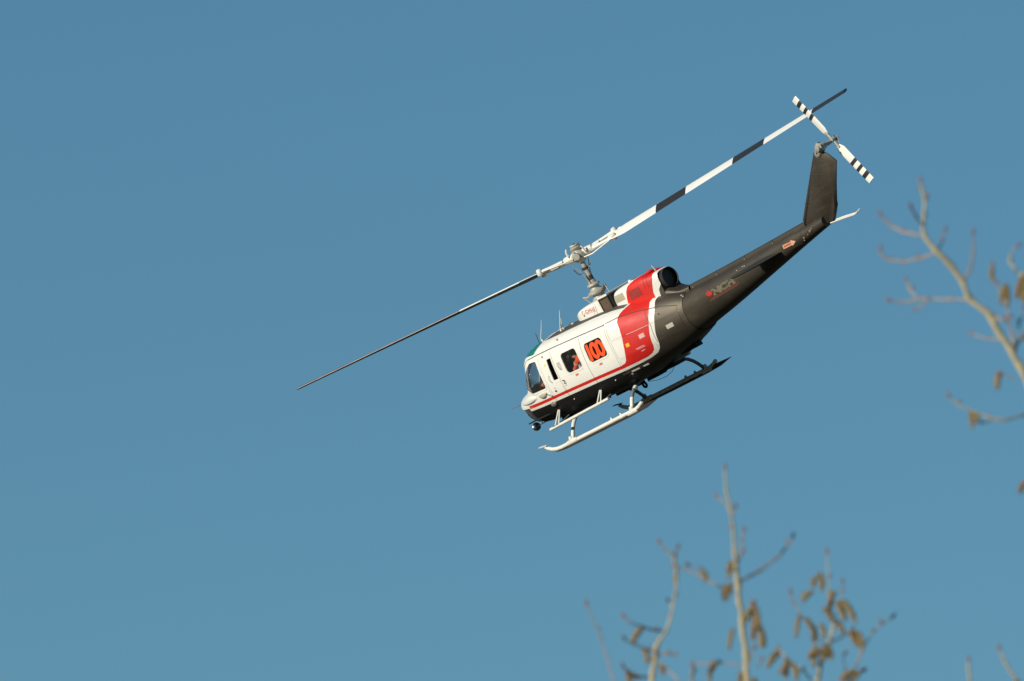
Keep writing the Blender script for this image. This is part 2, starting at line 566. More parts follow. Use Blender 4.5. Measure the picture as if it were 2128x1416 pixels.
ST = [
(0.10,[(0,1.02),(.03,1.02),(.06,1.05),(.09,1.10),(.11,1.17),(.11,1.24),(.09,1.30),(.06,1.34),(.03,1.36),(0,1.36)]),
(0.25,[(0,.86),(.12,.87),(.22,.93),(.30,1.02),(.335,1.13),(.33,1.22),(.28,1.30),(.20,1.35),(.10,1.37),(0,1.38)]),
(0.50,[(0,.75),(.22,.76),(.40,.83),(.52,.95),(.57,1.12),(.56,1.23),(.49,1.32),(.35,1.39),(.18,1.42),(0,1.43)]),
(0.80,[(0,.68),(.34,.69),(.60,.76),(.74,.91),(.79,1.10),(.76,1.24),(.66,1.34),(.46,1.43),(.24,1.49),(0,1.51)]),
(1.10,[(0,.63),(.42,.64),(.72,.71),(.88,.88),(.94,1.11),(.90,1.28),(.78,1.42),(.60,1.58),(.34,1.75),(0,1.82)]),
(1.50,[(0,.59),(.48,.60),(.84,.68),(1.03,.87),(1.10,1.13),(1.08,1.37),(.99,1.62),(.82,1.94),(.48,2.16),(0,2.22)]),
(1.90,[(0,.57),(.52,.58),(.93,.66),(1.14,.87),(1.22,1.18),(1.21,1.54),(1.13,1.93),(.96,2.20),(.56,2.33),(0,2.36)]),
(2.30,[(0,.56),(.54,.57),(.96,.65),(1.18,.87),(1.27,1.20),(1.25,1.60),(1.16,2.00),(.98,2.24),(.58,2.355),(0,2.39)]),
(3.00,[(0,.54),(.55,.55),(.98,.64),(1.20,.87),(1.29,1.20),(1.27,1.63),(1.18,2.03),(.98,2.25),(.60,2.36),(0,2.39)]),
(4.00,[(0,.53),(.55,.54),(.98,.63),(1.20,.87),(1.29,1.20),(1.27,1.63),(1.18,2.02),(.98,2.24),(.60,2.34),(0,2.37)]),
(4.90,[(0,.55),(.54,.56),(.96,.65),(1.19,.88),(1.28,1.20),(1.265,1.63),(1.19,2.00),(.97,2.21),(.58,2.29),(0,2.32)]),
(5.30,[(0,.61),(.50,.62),(.87,.71),(1.08,.92),(1.18,1.22),(1.17,1.61),(1.10,1.94),(.90,2.14),(.52,2.23),(0,2.26)]),
(5.80,[(0,.70),(.40,.71),(.70,.80),(.88,1.00),(.97,1.27),(.96,1.58),(.89,1.86),(.71,2.05),(.42,2.14),(0,2.18)]),
(6.30,[(0,.79),(.28,.80),(.50,.89),(.64,1.07),(.71,1.30),(.70,1.54),(.64,1.76),(.52,1.93),(.34,2.03),(0,2.07)]),
(6.75,[(0,.90),(.20,.91),(.36,.99),(.47,1.13),(.52,1.31),(.52,1.49),(.47,1.66),(.38,1.80),(.22,1.89),(0,1.93)]),
]
def oval(w, zb, zt, p=.85):
    zc, h = (zb + zt) / 2, (zt - zb) / 2
    out = []
    for i in range(10):
        a = math.pi * i / 9
        s_, c_ = math.sin(a), math.cos(a)
        out.append((w * abs(s_) ** p if 0 < i < 9 else 0.0, zc - h * math.copysign(abs(c_) ** p, c_)))
    return out
def hood(w, zb, zt):
    h = zt - zb
    return [(0, zb), (w*.5, zb), (w, zb + .02*h), (w*1.01, zb+.30*h), (w, zb+.56*h), (.97*w, zb+.76*h), (.88*w, zb+.9*h), (.68*w, zb+.97*h), (.36*w, zb+h*.995), (0, zb+h)]
def hood2(w, zb, zt):
    h = zt - zb
    return [(0, zb), (w*.5, zb), (w, zb + .02*h), (w*1.01, zb+.30*h), (w, zb+.58*h), (.99*w, zb+.80*h), (.94*w, zb+.92*h), (.74*w, zb+.98*h), (.36*w, zb+h*.997), (0, zb+h)]
BODY = Surf(ST)
BOOM = Surf([(6.75, oval(.50, .92, 1.88)), (8.0, oval(.41, 1.11, 1.90)), (9.5, oval(.32, 1.37, 1.94)), (11.0, oval(.235, 1.63, 1.99)), (11.85, oval(.18, 1.77, 2.02))])
FAIR = Surf([(3.22, hood(.05, 2.30, 2.36)), (3.28, hood(.22, 2.28, 2.44)), (3.42, hood2(.37, 2.25, 2.53)), (3.65, hood2(.47, 2.22, 2.60)), (3.95, hood2(.50, 2.2, 2.625)), (4.40, hood2(.50, 2.18, 2.63))])
COWL = Surf([(4.86, hood(.40, 2.1, 2.50)), (4.90, hood(.47, 2.1, 2.60)), (5.0, hood(.50, 2.08, 2.635)), (5.45, hood(.50, 2.02, 2.66)), (5.80, hood(.46, 1.98, 2.66)), (6.08, hood(.38, 1.96, 2.62)), (6.31, hood(.275, 1.96, 2.58))])

# paint scheme, (x, z) on the body side
P_RED = [(5.36,109),(5.36,2.19),(5.31,2.12),(5.29,2.0),(5.32,1.85),(5.30,1.64),(5.23,1.38),(5.17,1.22),(5.12,1.13),(5.06,1.09),(4.94,1.077),(4.0,1.11),(2.94,1.14),(2.0,1.158),(1.22,1.175),
         (1.22,1.103),(2.0,1.088),(2.94,1.07),(4.0,1.035),(5.0,.995),(5.35,.985),(5.58,.985),(5.70,1.01),(5.79,1.06),(5.84,1.15),(5.90,1.4),(5.99,1.7),(6.03,1.85),(6.03,1.98),(6.0,2.05),(6.0,109)]
P_CHAR = [(1.0,1.055),(2.92,1.0),(4.0,.972),(4.95,.935),(5.35,.925),(5.61,.93),(5.80,.965),(5.91,1.04),(5.97,1.15),(6.03,1.4),(6.12,1.7),(6.16,1.85),(6.155,1.95),(6.13,2.03),(6.13,109),(6.9,109),(6.9,100),(0,100),(0,102.0),(1.0,102.0)]
P_ROOF = [(2.42,107.75),(3.0,107.6),(5.30,107.6),(5.30,109),(2.42,109)]
def chain(surf, pts, step=.05):
    p = surf.xz(polyline(pts, step)) if not any(z > 90 for _, z in pts) else None
    if p is not None: return p
    q = []
    for i, a in enumerate(pts):           # mixed outline: convert corners, then subdivide
        b = pts[(i + 1) % len(pts)]
        if a[1] > 90 or b[1] > 90:
            (xa, va), (xb, vb) = surf.xz([a])[0], surf.xz([b])[0]
            n = max(1, int(max(abs(xb - xa), abs(vb - va) * VS) / step))
            q += [(xa + (xb - xa) * k / n, va + (vb - va) * k / n) for k in range(n)]
        else:
            n = max(1, int(math.hypot(b[0] - a[0], b[1] - a[1]) / step))
            q += surf.xz([(a[0] + (b[0] - a[0]) * k / n, a[1] + (b[1] - a[1]) * k / n) for k in range(n)])
    return q
def V_(pts): return [(x, v + 100) for x, v in pts]
RED = (chain(BODY, P_RED), 1); CHAR = (chain(BODY, P_CHAR), 2); ROOF = (chain(BODY, P_ROOF), 3)
REG = [CHAR, RED, ROOF]
def clip_regions(outer):
    """paint regions cut to an outline's box, so that a small piece carries only its own edges"""
    oa = np.array(outer); x0, x1, y0, y1 = oa[:,0].min()-.02, oa[:,0].max()+.02, oa[:,1].min()-.05, oa[:,1].max()+.05
    out = []
    for poly, m in REG:
        q = poly
        for ax, lim, keep in ((0, x0, 1), (0, x1, -1), (1, y0, 1), (1, y1, -1)):
            r = []
            for i in range(len(q)):
                a, b = q[i-1], q[i]
                ia, ib = (a[ax]-lim)*keep >= 0, (b[ax]-lim)*keep >= 0
                if ia != ib:
                    t = (lim-a[ax])/(b[ax]-a[ax]); r.append((a[0]+(b[0]-a[0])*t, a[1]+(b[1]-a[1])*t))
                if ib: r.append(b)
            q = r
            if len(q) < 3: break
        if len(q) >= 3: out.append((q, m))
    return out
BM = [M_WHITE, M_RED, M_BELLY, M_ROOF]
BMA = [M_WHITE, M_RED, M_BLACK, M_ROOF]

# openings
def rect(x0, z0, x1, z1, r=.06): return rounded([(x0, z0), (x1, z0), (x1, z1), (x0, z1)], r)
O_CREW = rounded([(1.50,.80),(2.40,.80),(2.425,1.3),(2.385,2.10),(1.97,2.10),(1.72,1.66),(1.51,1.33)], .05)
O_CREWWIN = rounded([(1.69,1.40),(2.365,1.385),(2.315,2.035),(2.0,2.05),(1.70,1.56)], .07)
O_SMALL = rounded([(2.46,.83),(2.905,.82),(2.915,1.3),(2.88,2.105),(2.42,2.11),(2.465,1.3)], .03)
O_SMALLWIN = rounded([(2.72,1.46),(2.895,1.455),(2.875,1.955),(2.725,1.955)], .015)
O_SLIDE = rounded([(2.93,.85),(4.90,.82),(4.945,1.3),(4.93,2.06),(2.915,2.12),(2.94,1.3)], .03)
O_WIN1 = rounded([(3.26,1.455),(3.815,1.45),(3.775,1.925),(3.235,1.93)], .095)
O_WIN2 = rounded([(4.11,1.44),(4.755,1.435),(4.72,1.885),(4.095,1.895)], .095)
O_GREEN = rounded([(1.60,107.0),(1.90,106.95),(2.26,106.65),(2.37,107.3),(2.30,108.8),(1.60,108.85)], .10)
O_WIND = rounded([(.84,108.8),(.93,107.3),(1.08,106.4),(1.36,105.45),(1.44,105.6),(1.60,106.5),(1.50,107.1),(1.48,108.8)], .05)
O_CHIN = rounded([(.13,104.2),(.13,101.6),(.36,101.1),(1.16,101.7),(1.20,102.9),(1.17,104.0),(.8,104.15)], .10)
O_AFT1 = rounded([(4.985,1.685),(6.66,1.60),(6.68,1.70),(5.75,2.005),(5.35,2.06),(4.99,2.055)], .03)
O_AFT2 = rounded([(4.985,1.235),(5.93,1.19),(6.66,1.15),(6.68,1.575),(5.95,1.62),(4.985,1.66)], .03)
O_AFT3 = rounded([(4.96,.90),(5.90,.96),(5.92,1.165),(4.985,1.21)], .03)

def S_(surf, pts, step=.045): return chain(surf, pts, step)
OPEN = {k: S_(BODY, v) for k, v in dict(crew=O_CREW, crewwin=O_CREWWIN, small=O_SMALL, smallwin=O_SMALLWIN, slide=O_SLIDE, win1=O_WIN1, win2=O_WIN2,
        green=O_GREEN, wind=O_WIND, chin=O_CHIN, aft1=O_AFT1, aft2=O_AFT2, aft3=O_AFT3).items()}
FULL = polyline([(.1, 0), (6.75, 0), (6.75, 9), (.1, 9)], .06)
FULL = [(x, v) for x, v in polyline([(.1, 0), (6.75, 0), (6.75, 9 * VS), (.1, 9 * VS)], .06)]
FULL = [(x, v / VS) for x, v in FULL]

fus = None
for side in (-1, 1):
    regs = [(p, m) for p, m in REG]
    me = skin(BODY, FULL, [OPEN[k] for k in ('crew', 'small', 'slide', 'green', 'wind', 'chin', 'aft1', 'aft2', 'aft3')], regs, side, 0, .02, .08, .32)
    if side == -1: fus = me
    else:
        bm = bmesh.new(); bm.from_mesh(fus); bm.from_mesh(me)
        bmesh.ops.remove_doubles(bm, verts=bm.verts, dist=1e-4)
        bm.to_mesh(fus); bm.free(); fus.set_sharp_from_angle(angle=math.radians(42)); bpy.data.meshes.remove(me)
# the black of the belly and the charcoal of the aft body are two paints
for m in (M_WHITE, M_RED, M_BELLY, M_ROOF, M_BLACK): fus.materials.append(m)
for p in fus.polygons:
    if p.material_index == 2 and p.center.x > 4.9: p.material_index = 4
fuselage = bpy.data.objects.new('fuselage', fus); COL.objects.link(fuselage); fuselage.parent = heli

# dark cabin lining behind the skin
lin = None
for side in (-1, 1):
    me = skin(BODY, [(max(1.36, x), v) for x, v in FULL], [[(x, v / VS) for x, v in inset([(x, v * VS) for x, v in OPEN[k]], -.05)] for k in ('crewwin', 'smallwin', 'win1', 'win2')] + [OPEN['green']], [], side, -.06, 0, .14, .5)
    if side == -1: lin = me
    else:
        bm = bmesh.new(); bm.from_mesh(lin); bm.from_mesh(me); bm.to_mesh(lin); bm.free(); bpy.data.meshes.remove(me)
link('cabin_lining', lin, heli, [M_DARK])
def cross_section(x, n=40, d=-.07):
    v = np.linspace(0, 9, n)
    a = BODY.lift(np.full(n, x), v, d, -1); b = BODY.lift(np.full(n, x), v, d, 1)[::-1]
    return [tuple(p) for p in np.concatenate([a, b])]
mb = MB()
for x in (4.98,):
    cs = cross_section(x); mb.add(cs, [tuple(range(len(cs)))])
mb.build('cabin_bulkhead', M_DARK, heli)
mb = MB(); mb.box((3.0, 0, .82), (3.9, 2.2, .03)); mb.box((2.62, 0, 1.45), (.04, 2.26, 1.3)); mb.box((1.25,0,1.30),(.5,1.1,.14)); mb.box((1.75,0,1.15),(.7,.28,.5))  # second box is an added partition that keeps the cabin windows dark
mb.build('floor_and_added_partition', M_DARK, heli)

def piece(name, key, side, mats, thick=.02, off=0.0, holes=(), ins=.007, parent=heli, gx=.08, gv=.3, label=None, offf=None, regs=True):
    outer = inset(OPEN[key], ins) if ins else OPEN[key]
    me = skin(BODY, outer, [OPEN[h] for h in holes], clip_regions(outer) if regs else [], side, off, thick, gx, gv, offf)
    return link(name, me, parent, mats, label)
def ring_piece(name, key, side, mat, w=.028, off=.006, thick=.014, parent=heli):
    """a raised frame round an opening"""
    o = OPEN[key]
    ov = [(x, v * VS) for x, v in o]
    out = [(x, v / VS) for x, v in inset(ov, -w)]
    me = skin(BODY, out, [o], [], side, off, thick, 5, 50)
    return link(name, me, parent, [mat])
for side in (-1, 1):
    d = piece('crew_door', 'crew', side, BM, holes=('crewwin',))
    cx, cz = 1.93, 1.60
    ring_piece('window_frame', 'crewwin', side, M_WHITE, .022, parent=d)
    d2 = piece('hinged_door_panel', 'small', side, BM, holes=('smallwin',))
    piece('window_pane', 'smallwin', side, [M_DGLASS], .004, -.012, ins=0, parent=d2, gx=.2, regs=False)
    ring_piece('window_frame', 'smallwin', side, M_WHITE, .035, .004, .01, parent=d2)
    d3 = piece('sliding_door', 'slide', side, BM, holes=('win1', 'win2'))
    ring_piece('window_frame', 'win1', side, M_WHITE, .022, .005, .012, parent=d3)
    ring_piece('window_frame', 'win2', side, M_WHITE, .022, .005, .012, parent=d3)
    piece('door_window', 'win1', side, [M_GLASS], .004, -.014, ins=0, gx=.12, regs=False)
    w2 = piece('door_window', 'win2', side, [M_GLASS], .004, -.014, ins=0, gx=.12, regs=False)
    if side == -1: win2 = w2; sdoor = d3; cdoor = d; hdoor = d2
    # bubble window of the crew door: bulges outwards
    pane = OPEN['crewwin']
    pa = np.array(pane)
    def bulge(V, pa=pa):
        xx, vv = V[:, 0], V[:, 1] * VS
        d_ = np.full(len(V), 9.0)
        B = np.stack([pa[:, 0], pa[:, 1] * VS], 1)
        for i in range(len(B)):
            a, b = B[i - 1], B[i]
            ab = b - a; L = (ab ** 2).sum() + 1e-12
            t = np.clip(((xx - a[0]) * ab[0] + (vv - a[1]) * ab[1]) / L, 0, 1)
            d_ = np.minimum(d_, np.hypot(xx - a[0] - t * ab[0], vv - a[1] - t * ab[1]))
        t = np.clip(d_ / .30, 0, 1)
        return .27 * np.sin(t * math.pi / 2) ** 1.15 + .004
    piece('bubble_window', 'crewwin', side, [M_BUBBLE], .004, 0, ins=0, gx=.03, gv=.1, regs=False, offf=bulge)
    piece('windscreen', 'wind', side, [M_WIND], .006, -.006, ins=0, gx=.1, regs=False)
    piece('roof_window', 'green', side, [M_GREEN], .008, -.002, ins=.004, gx=.07, gv=.3, regs=False)
    ring_piece('roof_window_frame', 'green', side, M_WHITE, .02, .006, .012)
    piece('chin_window', 'chin', side, [M_WIND], .006, -.004, ins=0, gx=.1, regs=False)
    ring_piece('chin_window_frame', 'chin', side, M_BELLY, .018, .004, .01)
    for k in ('aft1', 'aft2', 'aft3'):
        piece('engine_bay_panel', k, side, BMA)

# rain gutter over the doors, seams and small fittings on the left side
def on_side(surf, x, z, off=0.0, side=-1):
    v = surf.v_at(x, z)
    return [tuple(p) for p in surf.lift(x, v, off, side)]
def ribbon(name, surf, pts, w, mat, parent=heli, off=.003, side=-1, thick=.003, label=None):
    """thin raised strip along a line on a lofted surface"""
    q = []
    for i in range(len(pts) - 1):
        n = max(1, int(math.hypot(pts[i+1][0]-pts[i][0], pts[i+1][1]-pts[i][1]) / .05))
        q += [(pts[i][0]+(pts[i+1][0]-pts[i][0])*k/n, pts[i][1]+(pts[i+1][1]-pts[i][1])*k/n) for k in range(n)]
    q.append(pts[-1])
    a = []; b = []
    for i, p in enumerate(q):
        t = Vector(q[min(i+1, len(q)-1)]) - Vector(q[max(i-1, 0)])
        t.normalize(); nn = Vector((-t.y, t.x)) * w / 2
        a.append((p[0]+nn.x, p[1]+nn.y)); b.append((p[0]-nn.x, p[1]-nn.y))
    A = np.array(a); B = np.array(b)
    mb = MB()
    rows = [on_side(surf, A[:,0], A[:,1], off - thick, side), on_side(surf, A[:,0], A[:,1], off, side), on_side(surf, B[:,0], B[:,1], off, side), on_side(surf, B[:,0], B[:,1], off - thick, side)]
    n = len(q)
    vs = [p for r in rows for p in r]
    fs = [(k*n+i, k*n+i+1, (k+1)*n+i+1, (k+1)*n+i) for k in range(3) for i in range(n-1)]
    mb.add(vs, fs)
    return mb.build(name, mat, parent, label)
for side in (-1, 1):
    ribbon('rain_gutter', BODY, [(1.72,2.03),(1.98,2.145),(2.4,2.155),(3.0,2.15),(4.0,2.12),(4.93,2.085)], .022, M_WHITE, off=.018, side=side, thick=.02)
    ribbon('gutter_shadow_strip', BODY, [(2.0,2.128),(2.4,2.138),(3.0,2.133),(4.0,2.103),(4.93,2.068)], .008, M_SEAM_SHADOW, off=.004, side=side)  # dark strip colours in the shadow just below the gutter
    ribbon('door_seam', BODY, [(3.98,2.08),(3.975,1.3),(3.96,.86)], .007, M_SEAM_SHADOW, parent=sdoor if side == -1 else heli, side=side)
    ribbon('door_track', BODY, [(4.78,.87),(5.48,.835)], .035, M_SHOE_SHADE, off=.012, side=side, thick=.014)
ribbon('door_track_cap', BODY, [(5.05,.857),(5.24,.848)], .026, M_TUBE, off=.02, thick=.008)
ribbon('door_track_cap', BODY, [(5.33,.845),(5.46,.84)], .026, M_TUBE, off=.02, thick=.008)
ribbon('roof_seam', BODY, [(4.98,2.085),(5.32,2.08),(5.66,2.025),(6.3,1.86),(6.70,1.70)], .012, M_SEAM_SHADOW)
ribbon('panel_seam', BODY, [(5.93,1.97),(6.0,1.61),(5.96,1.18)], .008, M_SEAM_SHADOW, off=.002)
ribbon('panel_hinge', BODY, [(5.42,1.655),(5.60,1.64),(5.95,1.622)], .014, M_PINK, off=.006)
ribbon('door_guard', BODY, [(3.29,1.415),(3.80,1.408)], .012, M_TUBE, off=.004, parent=sdoor)
def decal(name, surf, x, z, w, h, mat, shear=0.0, parent=heli, off=.004, label=None, side=-1):
    nx, nz = 4, 4
    vs = []
    for j in range(nz + 1):
        for i in range(nx + 1):
            a, b = i / nx - .5, j / nz - .5
            vs.append((x + a * w + shear * b * h, z + b * h))
    A = np.array(vs)
    P = on_side(surf, A[:,0], A[:,1], off, side)
    mb = MB(); mb.add(P, [(j*(nx+1)+i, j*(nx+1)+i+1, (j+1)*(nx+1)+i+1, (j+1)*(nx+1)+i) for j in range(nz) for i in range(nx)])
    return mb.build(name, mat, parent, label)
decal('square_marking', BODY, 5.73, 1.47, .13, .10, M_PINK)
decal('square_marking', BODY, 6.37, 1.38, .17, .10, M_PALE)
decal('round_sticker', BODY, 5.35, 1.43, .09, .085, M_YEL)
decal('bar_marking', BODY, 5.58, 1.262, .20, .016, M_PINK)
decal('bar_marking', BODY, 5.60, 1.236, .20, .012, M_PINK)
decal('bar_marking', BODY, 5.60, 1.165, .09, .02, M_PINK)
for x, z in ((3.52, 1.35), (4.40, 1.325)):
    for k in range(3): decal('exit_placard', BODY, x, z + (k - 1) * .017, .11, .009, M_TEXT, parent=sdoor)
decal('small_sticker', BODY, 2.61, 1.86, .06, .05, pmat('pale_yellow_sticker', (.75, .68, .25), .5), parent=hdoor)
decal('small_sticker', BODY, 2.62, 1.30, .04, .04, M_PINK, parent=hdoor)
decal('small_sticker', BODY, 3.02, 1.245, .06, .012, M_TEXT, shear=-1.5, parent=sdoor)
decal('small_sticker', BODY, 1.36, 1.12, .03, .03, M_YEL)
# handles and steps
def handle(pts, r, mat, parent, surf=BODY, off=.03):
    A = np.array(pts)
    P = on_side(surf, A[:,0], A[:,1], off)
    P0 = on_side(surf, A[:1,0], A[:1,1], 0)[0]; P1 = on_side(surf, A[-1:,0], A[-1:,1], 0)[0]
    mb = MB(); mb.tube([P0] + P + [P1], r, 6)
    return mb.build('door_handle', mat, parent)
handle([(3.07,1.78),(3.055,1.72),(3.09,1.62)], .007, M_METAL, sdoor)
handle([(3.12,1.78),(3.135,1.70),(3.12,1.62)], .006, M_METAL, sdoor)
handle([(3.005,1.375),(3.05,1.38),(3.06,1.315),(3.02,1.30)], .009, M_DMETAL, sdoor)
handle([(2.63,1.60),(2.60,1.52),(2.64,1.44)], .006, M_METAL, hdoor)
handle([(2.27,1.27),(2.33,1.24),(2.42,1.17)], .008, M_DMETAL, cdoor)
def fitting(name, x, z, r, mat, parent=heli, surf=BODY, h=.03, side=-1):
    c = on_side(surf, [x], [z], 0, side)[0]; e = on_side(surf, [x], [z], h, side)[0]
    mb = MB(); ax = Vector(e) - Vector(c)
    mb.lathe(c, ax, [(-.01, r), (h * .5, r), (h, r * .6), (h * 1.02, 0.001)], 10)
    return mb.build(name, mat, parent)
fitting('latch', 2.60, 2.05, .022, M_METAL, hdoor); fitting('latch', 2.62, 1.23, .02, M_DMETAL, hdoor)
fitting('position_light', 3.16, 2.235, .025, M_METAL, h=.04)
fitting('drain', 6.23, 1.73, .018, M_RUB, h=.01); fitting('drain', 4.46, .845, .016, M_TUBE, h=.02); fitting('drain', 2.95, .88, .014, M_TUBE, h=.02)
fitting('drain', 5.0, .80, .03, M_METAL, h=.02)
mb = MB()     # grey scoop and rounded cover under the crew door window
def dome(mb, surf, x, z, w, h, d, n=12, m=6, flat=False):
    vs = []; fs = []
    for j in range(m + 1):
        r = j / m
        for k in range(n):
            a = 2 * math.pi * k / n
            ca, sa = math.cos(a), math.sin(a)
            if flat and sa > 0: sa *= .35
            vs.append((x + w * r * ca, z + h * r * sa, d * math.sqrt(max(0, 1 - r ** 2.4))))
    A = np.array(vs)
    P = surf.lift(A[:,0], surf.v_at(A[:,0], A[:,1]), A[:,2], -1)
    for j in range(m):
        for k in range(n): fs.append((j*n+k, j*n+(k+1)%n, (j+1)*n+(k+1)%n, (j+1)*n+k))
    mb.add([tuple(p) for p in P], fs, 0, True)
dome(mb, BODY, 2.13, 1.29, .17, .10, .05, flat=True)
mb.build('air_scoop', M_PALE, cdoor)
mb = MB(); dome(mb, BODY, 1.30, 1.285, .58, .085, .045, 24)
mb.build('nose_cover', M_WHITE, heli)
mb = MB(); dome(mb, BODY, 2.28, .98, .10, .06, .05)
mb.build('jack_pad_cover', M_GTUBE, heli)
# pitot tube
mb = MB(); mb.tube([(.30,-.26,1.29),(.14,-.30,1.27),(-.12,-.30,1.27)], [.012,.010,.006], 8); mb.build('pitot_tube', M_GTUBE, heli)

# ------------------------------------------------------------------ tail boom
bo = None
BF = [(x, v / VS) for x, v in polyline([(6.765, 0), (11.85, 0), (11.85, 9 * VS), (6.765, 9 * VS)], .12)]
for side in (-1, 1):
    me = skin(BOOM, BF, [], [], side, 0, .02, .14, .35)
    if bo is None: bo = me
    else:
        bm = bmesh.new(); bm.from_mesh(bo); bm.from_mesh(me); bmesh.ops.remove_doubles(bm, verts=bm.verts, dist=1e-4)
        bm.to_mesh(bo); bm.free(); bo.set_sharp_from_angle(angle=math.radians(45))
boom = link('tail_boom', bo, heli, [M_BLACK])
mb = MB()
mb.lathe((6.74, 0, 1.42), (1, 0, .02), [(0, .3), (.04, .3)], 8)
cs = [tuple(p) for p in np.concatenate([BOOM.lift(np.full(30, 11.85), np.linspace(0, 9, 30), -.001, -1), BOOM.lift(np.full(30, 11.85), np.linspace(0, 9, 30), -.001, 1)[::-1]])]
mb = MB(); mb.add(cs, [tuple(range(len(cs)))]); mb.build('boom_end_cap', M_BLACK, boom)
for xs in (7.7, 8.75, 9.5, 10.4, 11.08):        # lap joints round the boom
    for side in (-1, 1):
        v = np.linspace(0.2, 8.9, 30)
        a = BOOM.lift(np.full(30, xs - .012), v, .0035, side); b = BOOM.lift(np.full(30, xs + .012), v, .0035, side)
        mb = MB(); mb.add([tuple(p) for p in a] + [tuple(p) for p in b], [(i, i+1, 31+i, 30+i) for i in range(29)], 0, True)
        mb.build('lap_joint', M_BLACK, boom)
mb = MB()
v = np.linspace(0.3, 8.9, 40)
for side in (-1, 1):
    a = BODY.lift(np.full(40, 6.70), v, .004, side); b = BOOM.lift(np.full(40, 6.80), v, .012, side)
    mb.add([tuple(p) for p in a] + [tuple(p) for p in b], [(i, i+1, 41+i, 40+i) for i in range(39)], 0, True)
mb.build('boom_joint_band', M_BLACK, heli)
# driveshaft cover along the top
def ridge(name, x0, x1, n, w, h, mat, z_of, parent):
    mb = MB(); vs = []; m = 9
    for i in range(n + 1):
        x = x0 + (x1 - x0) * i / n
        for k in range(m):
            a = math.pi * k / (m - 1)
            vs.append((x, -w * math.cos(a), z_of(x) - .05 + (h + .05) * math.sin(a) ** .6))
    mb.add(vs, [(i*m+k, i*m+k+1, (i+1)*m+k+1, (i+1)*m+k) for i in range(n) for k in range(m-1)] + [tuple(range(m)), tuple(range(n*m, n*m+m))], 0, True)
    return mb.build(name, mat, parent)
ztop = lambda x: float(BOOM.pt([x], [9.0])[0][1])
cuts = [6.82, 7.9, 8.95, 10.0, 11.2]
for a, b in zip(cuts[:-1], cuts[1:]):
    ridge('driveshaft_cover', a + .006, b - .006, 10, .080, .100, M_BLACK, ztop, boom)
for x in (7.0, 7.9, 8.95, 10.0):
    mb = MB(); mb.box((x, -.082, ztop(x) + .02), (.04, .015, .04)); mb.build('cover_latch', M_GTUBE, boom)
for x, z in ((8.78,1.80),(8.98,1.82),(9.05,1.815)): fitting('rivet_plate', x, z, .012, M_TUBE, boom, BOOM, .01)
for x, z, r in ((11.14,1.77,.03),(11.40,1.85,.035),(11.30,1.80,.02),(11.47,1.88,.025),(11.10,1.72,.02)): fitting('access_fitting', x, z, r, M_GTUBE, boom, BOOM, .02)
for x in (10.42,): decal('doubler_plate', BOOM, 10.72, 1.80, .62, .26, M_BLACK, parent=boom, off=.004)

# elevators
mb_pts = []
def wing(side):
    mb = MB(); vs = []; n = 14
    st = [(.20, 9.53, 10.34, .075), (.8, 9.565, 10.33, .062), (1.36, 9.60, 10.32, .048), (1.43, 9.68, 10.28, .02)]
    for y, xl, xt, th in st:
        for k in range(n):
            a = 2 * math.pi * k / n
            u = .5 - .5 * math.cos(a)
            t = th * (math.sin(a)) * (1 - u * .75) * 1.1
            vs.append((xl + (xt - xl) * u, side * y, 1.735 + t - (u - .5) * .012))
    fs = [(i*n+k, i*n+(k+1)%n, (i+1)*n+(k+1)%n, (i+1)*n+k) for i in range(len(st)-1) for k in range(n)] + [tuple(range((len(st)-1)*n, len(st)*n))]
    mb.add(vs, fs, 0, True)
    return mb.build('elevator', M_BLACK, heli)
wing(-1); wing(1)

# fin
def fin():
    out = [(11.12,1.98),(11.22,2.12),(12.56,3.36),(12.72,3.36),(12.90,3.17),(13.02,2.98),(12.66,2.52),(12.40,2.16),(12.36,2.08),(12.02,1.80),(11.8,1.80)]
    c = np.mean(out, 0)
    mb = MB(); n = len(out); vs = []
    for y in (-1, 1):
        for x, z in out: vs.append((x, y * .012, z))
    for y in (-1, 1):
        for x, z in out: vs.append((c[0] + (x - c[0]) * .80, y * .06, c[1] + (z - c[1]) * .93))
    fs = []
    for k in range(n):
        k2 = (k + 1) % n
        fs += [(k, k2, n + k2, n + k), (k, k2, 2*n + k2, 2*n + k), (n + k, n + k2, 3*n + k2, 3*n + k)]
    fs += [tuple(range(2*n, 3*n)), tuple(range(3*n, 4*n))]
    mb.add(vs, fs)
    f = mb.build('tail_fin', M_BLACK, heli)
    # gearbox drive cover on the leading edge
    mb = MB(); mb.tube([(11.20,0,2.10),(11.6,0,2.47),(12.1,0,2.93),(12.55,0,3.34)], .055, 10); mb.build('drive_cover', M_BLACK, f)
    for t in (.2, .42, .64, .85):
        x, z = 11.35 + 1.3 * t, 2.2 + 1.15 * t
        mb = MB(); mb.tube([(x - .1, -.0645, z + .02), (x + .50 - .2 * t, -.0645, z - .12)], .005, 4); mb.build('rib_line', M_BLACK, f)
    return f
fino = fin()
mb = MB(); mb.tube([(11.95,.02,1.82),(12.4,.02,1.785),(12.76,.02,1.745),(12.86,.02,1.765),(12.93,.02,1.80)], [.022,.022,.02,.016,.010], 8)
mb.tube([(11.95,-.05,1.80),(12.4,-.03,1.765),(12.74,-.03,1.73),(12.84,-.03,1.75),(12.90,-.03,1.785)], [.016,.016,.014,.012,.008], 8)
mb.build('tail_skid', M_TUBE, heli)

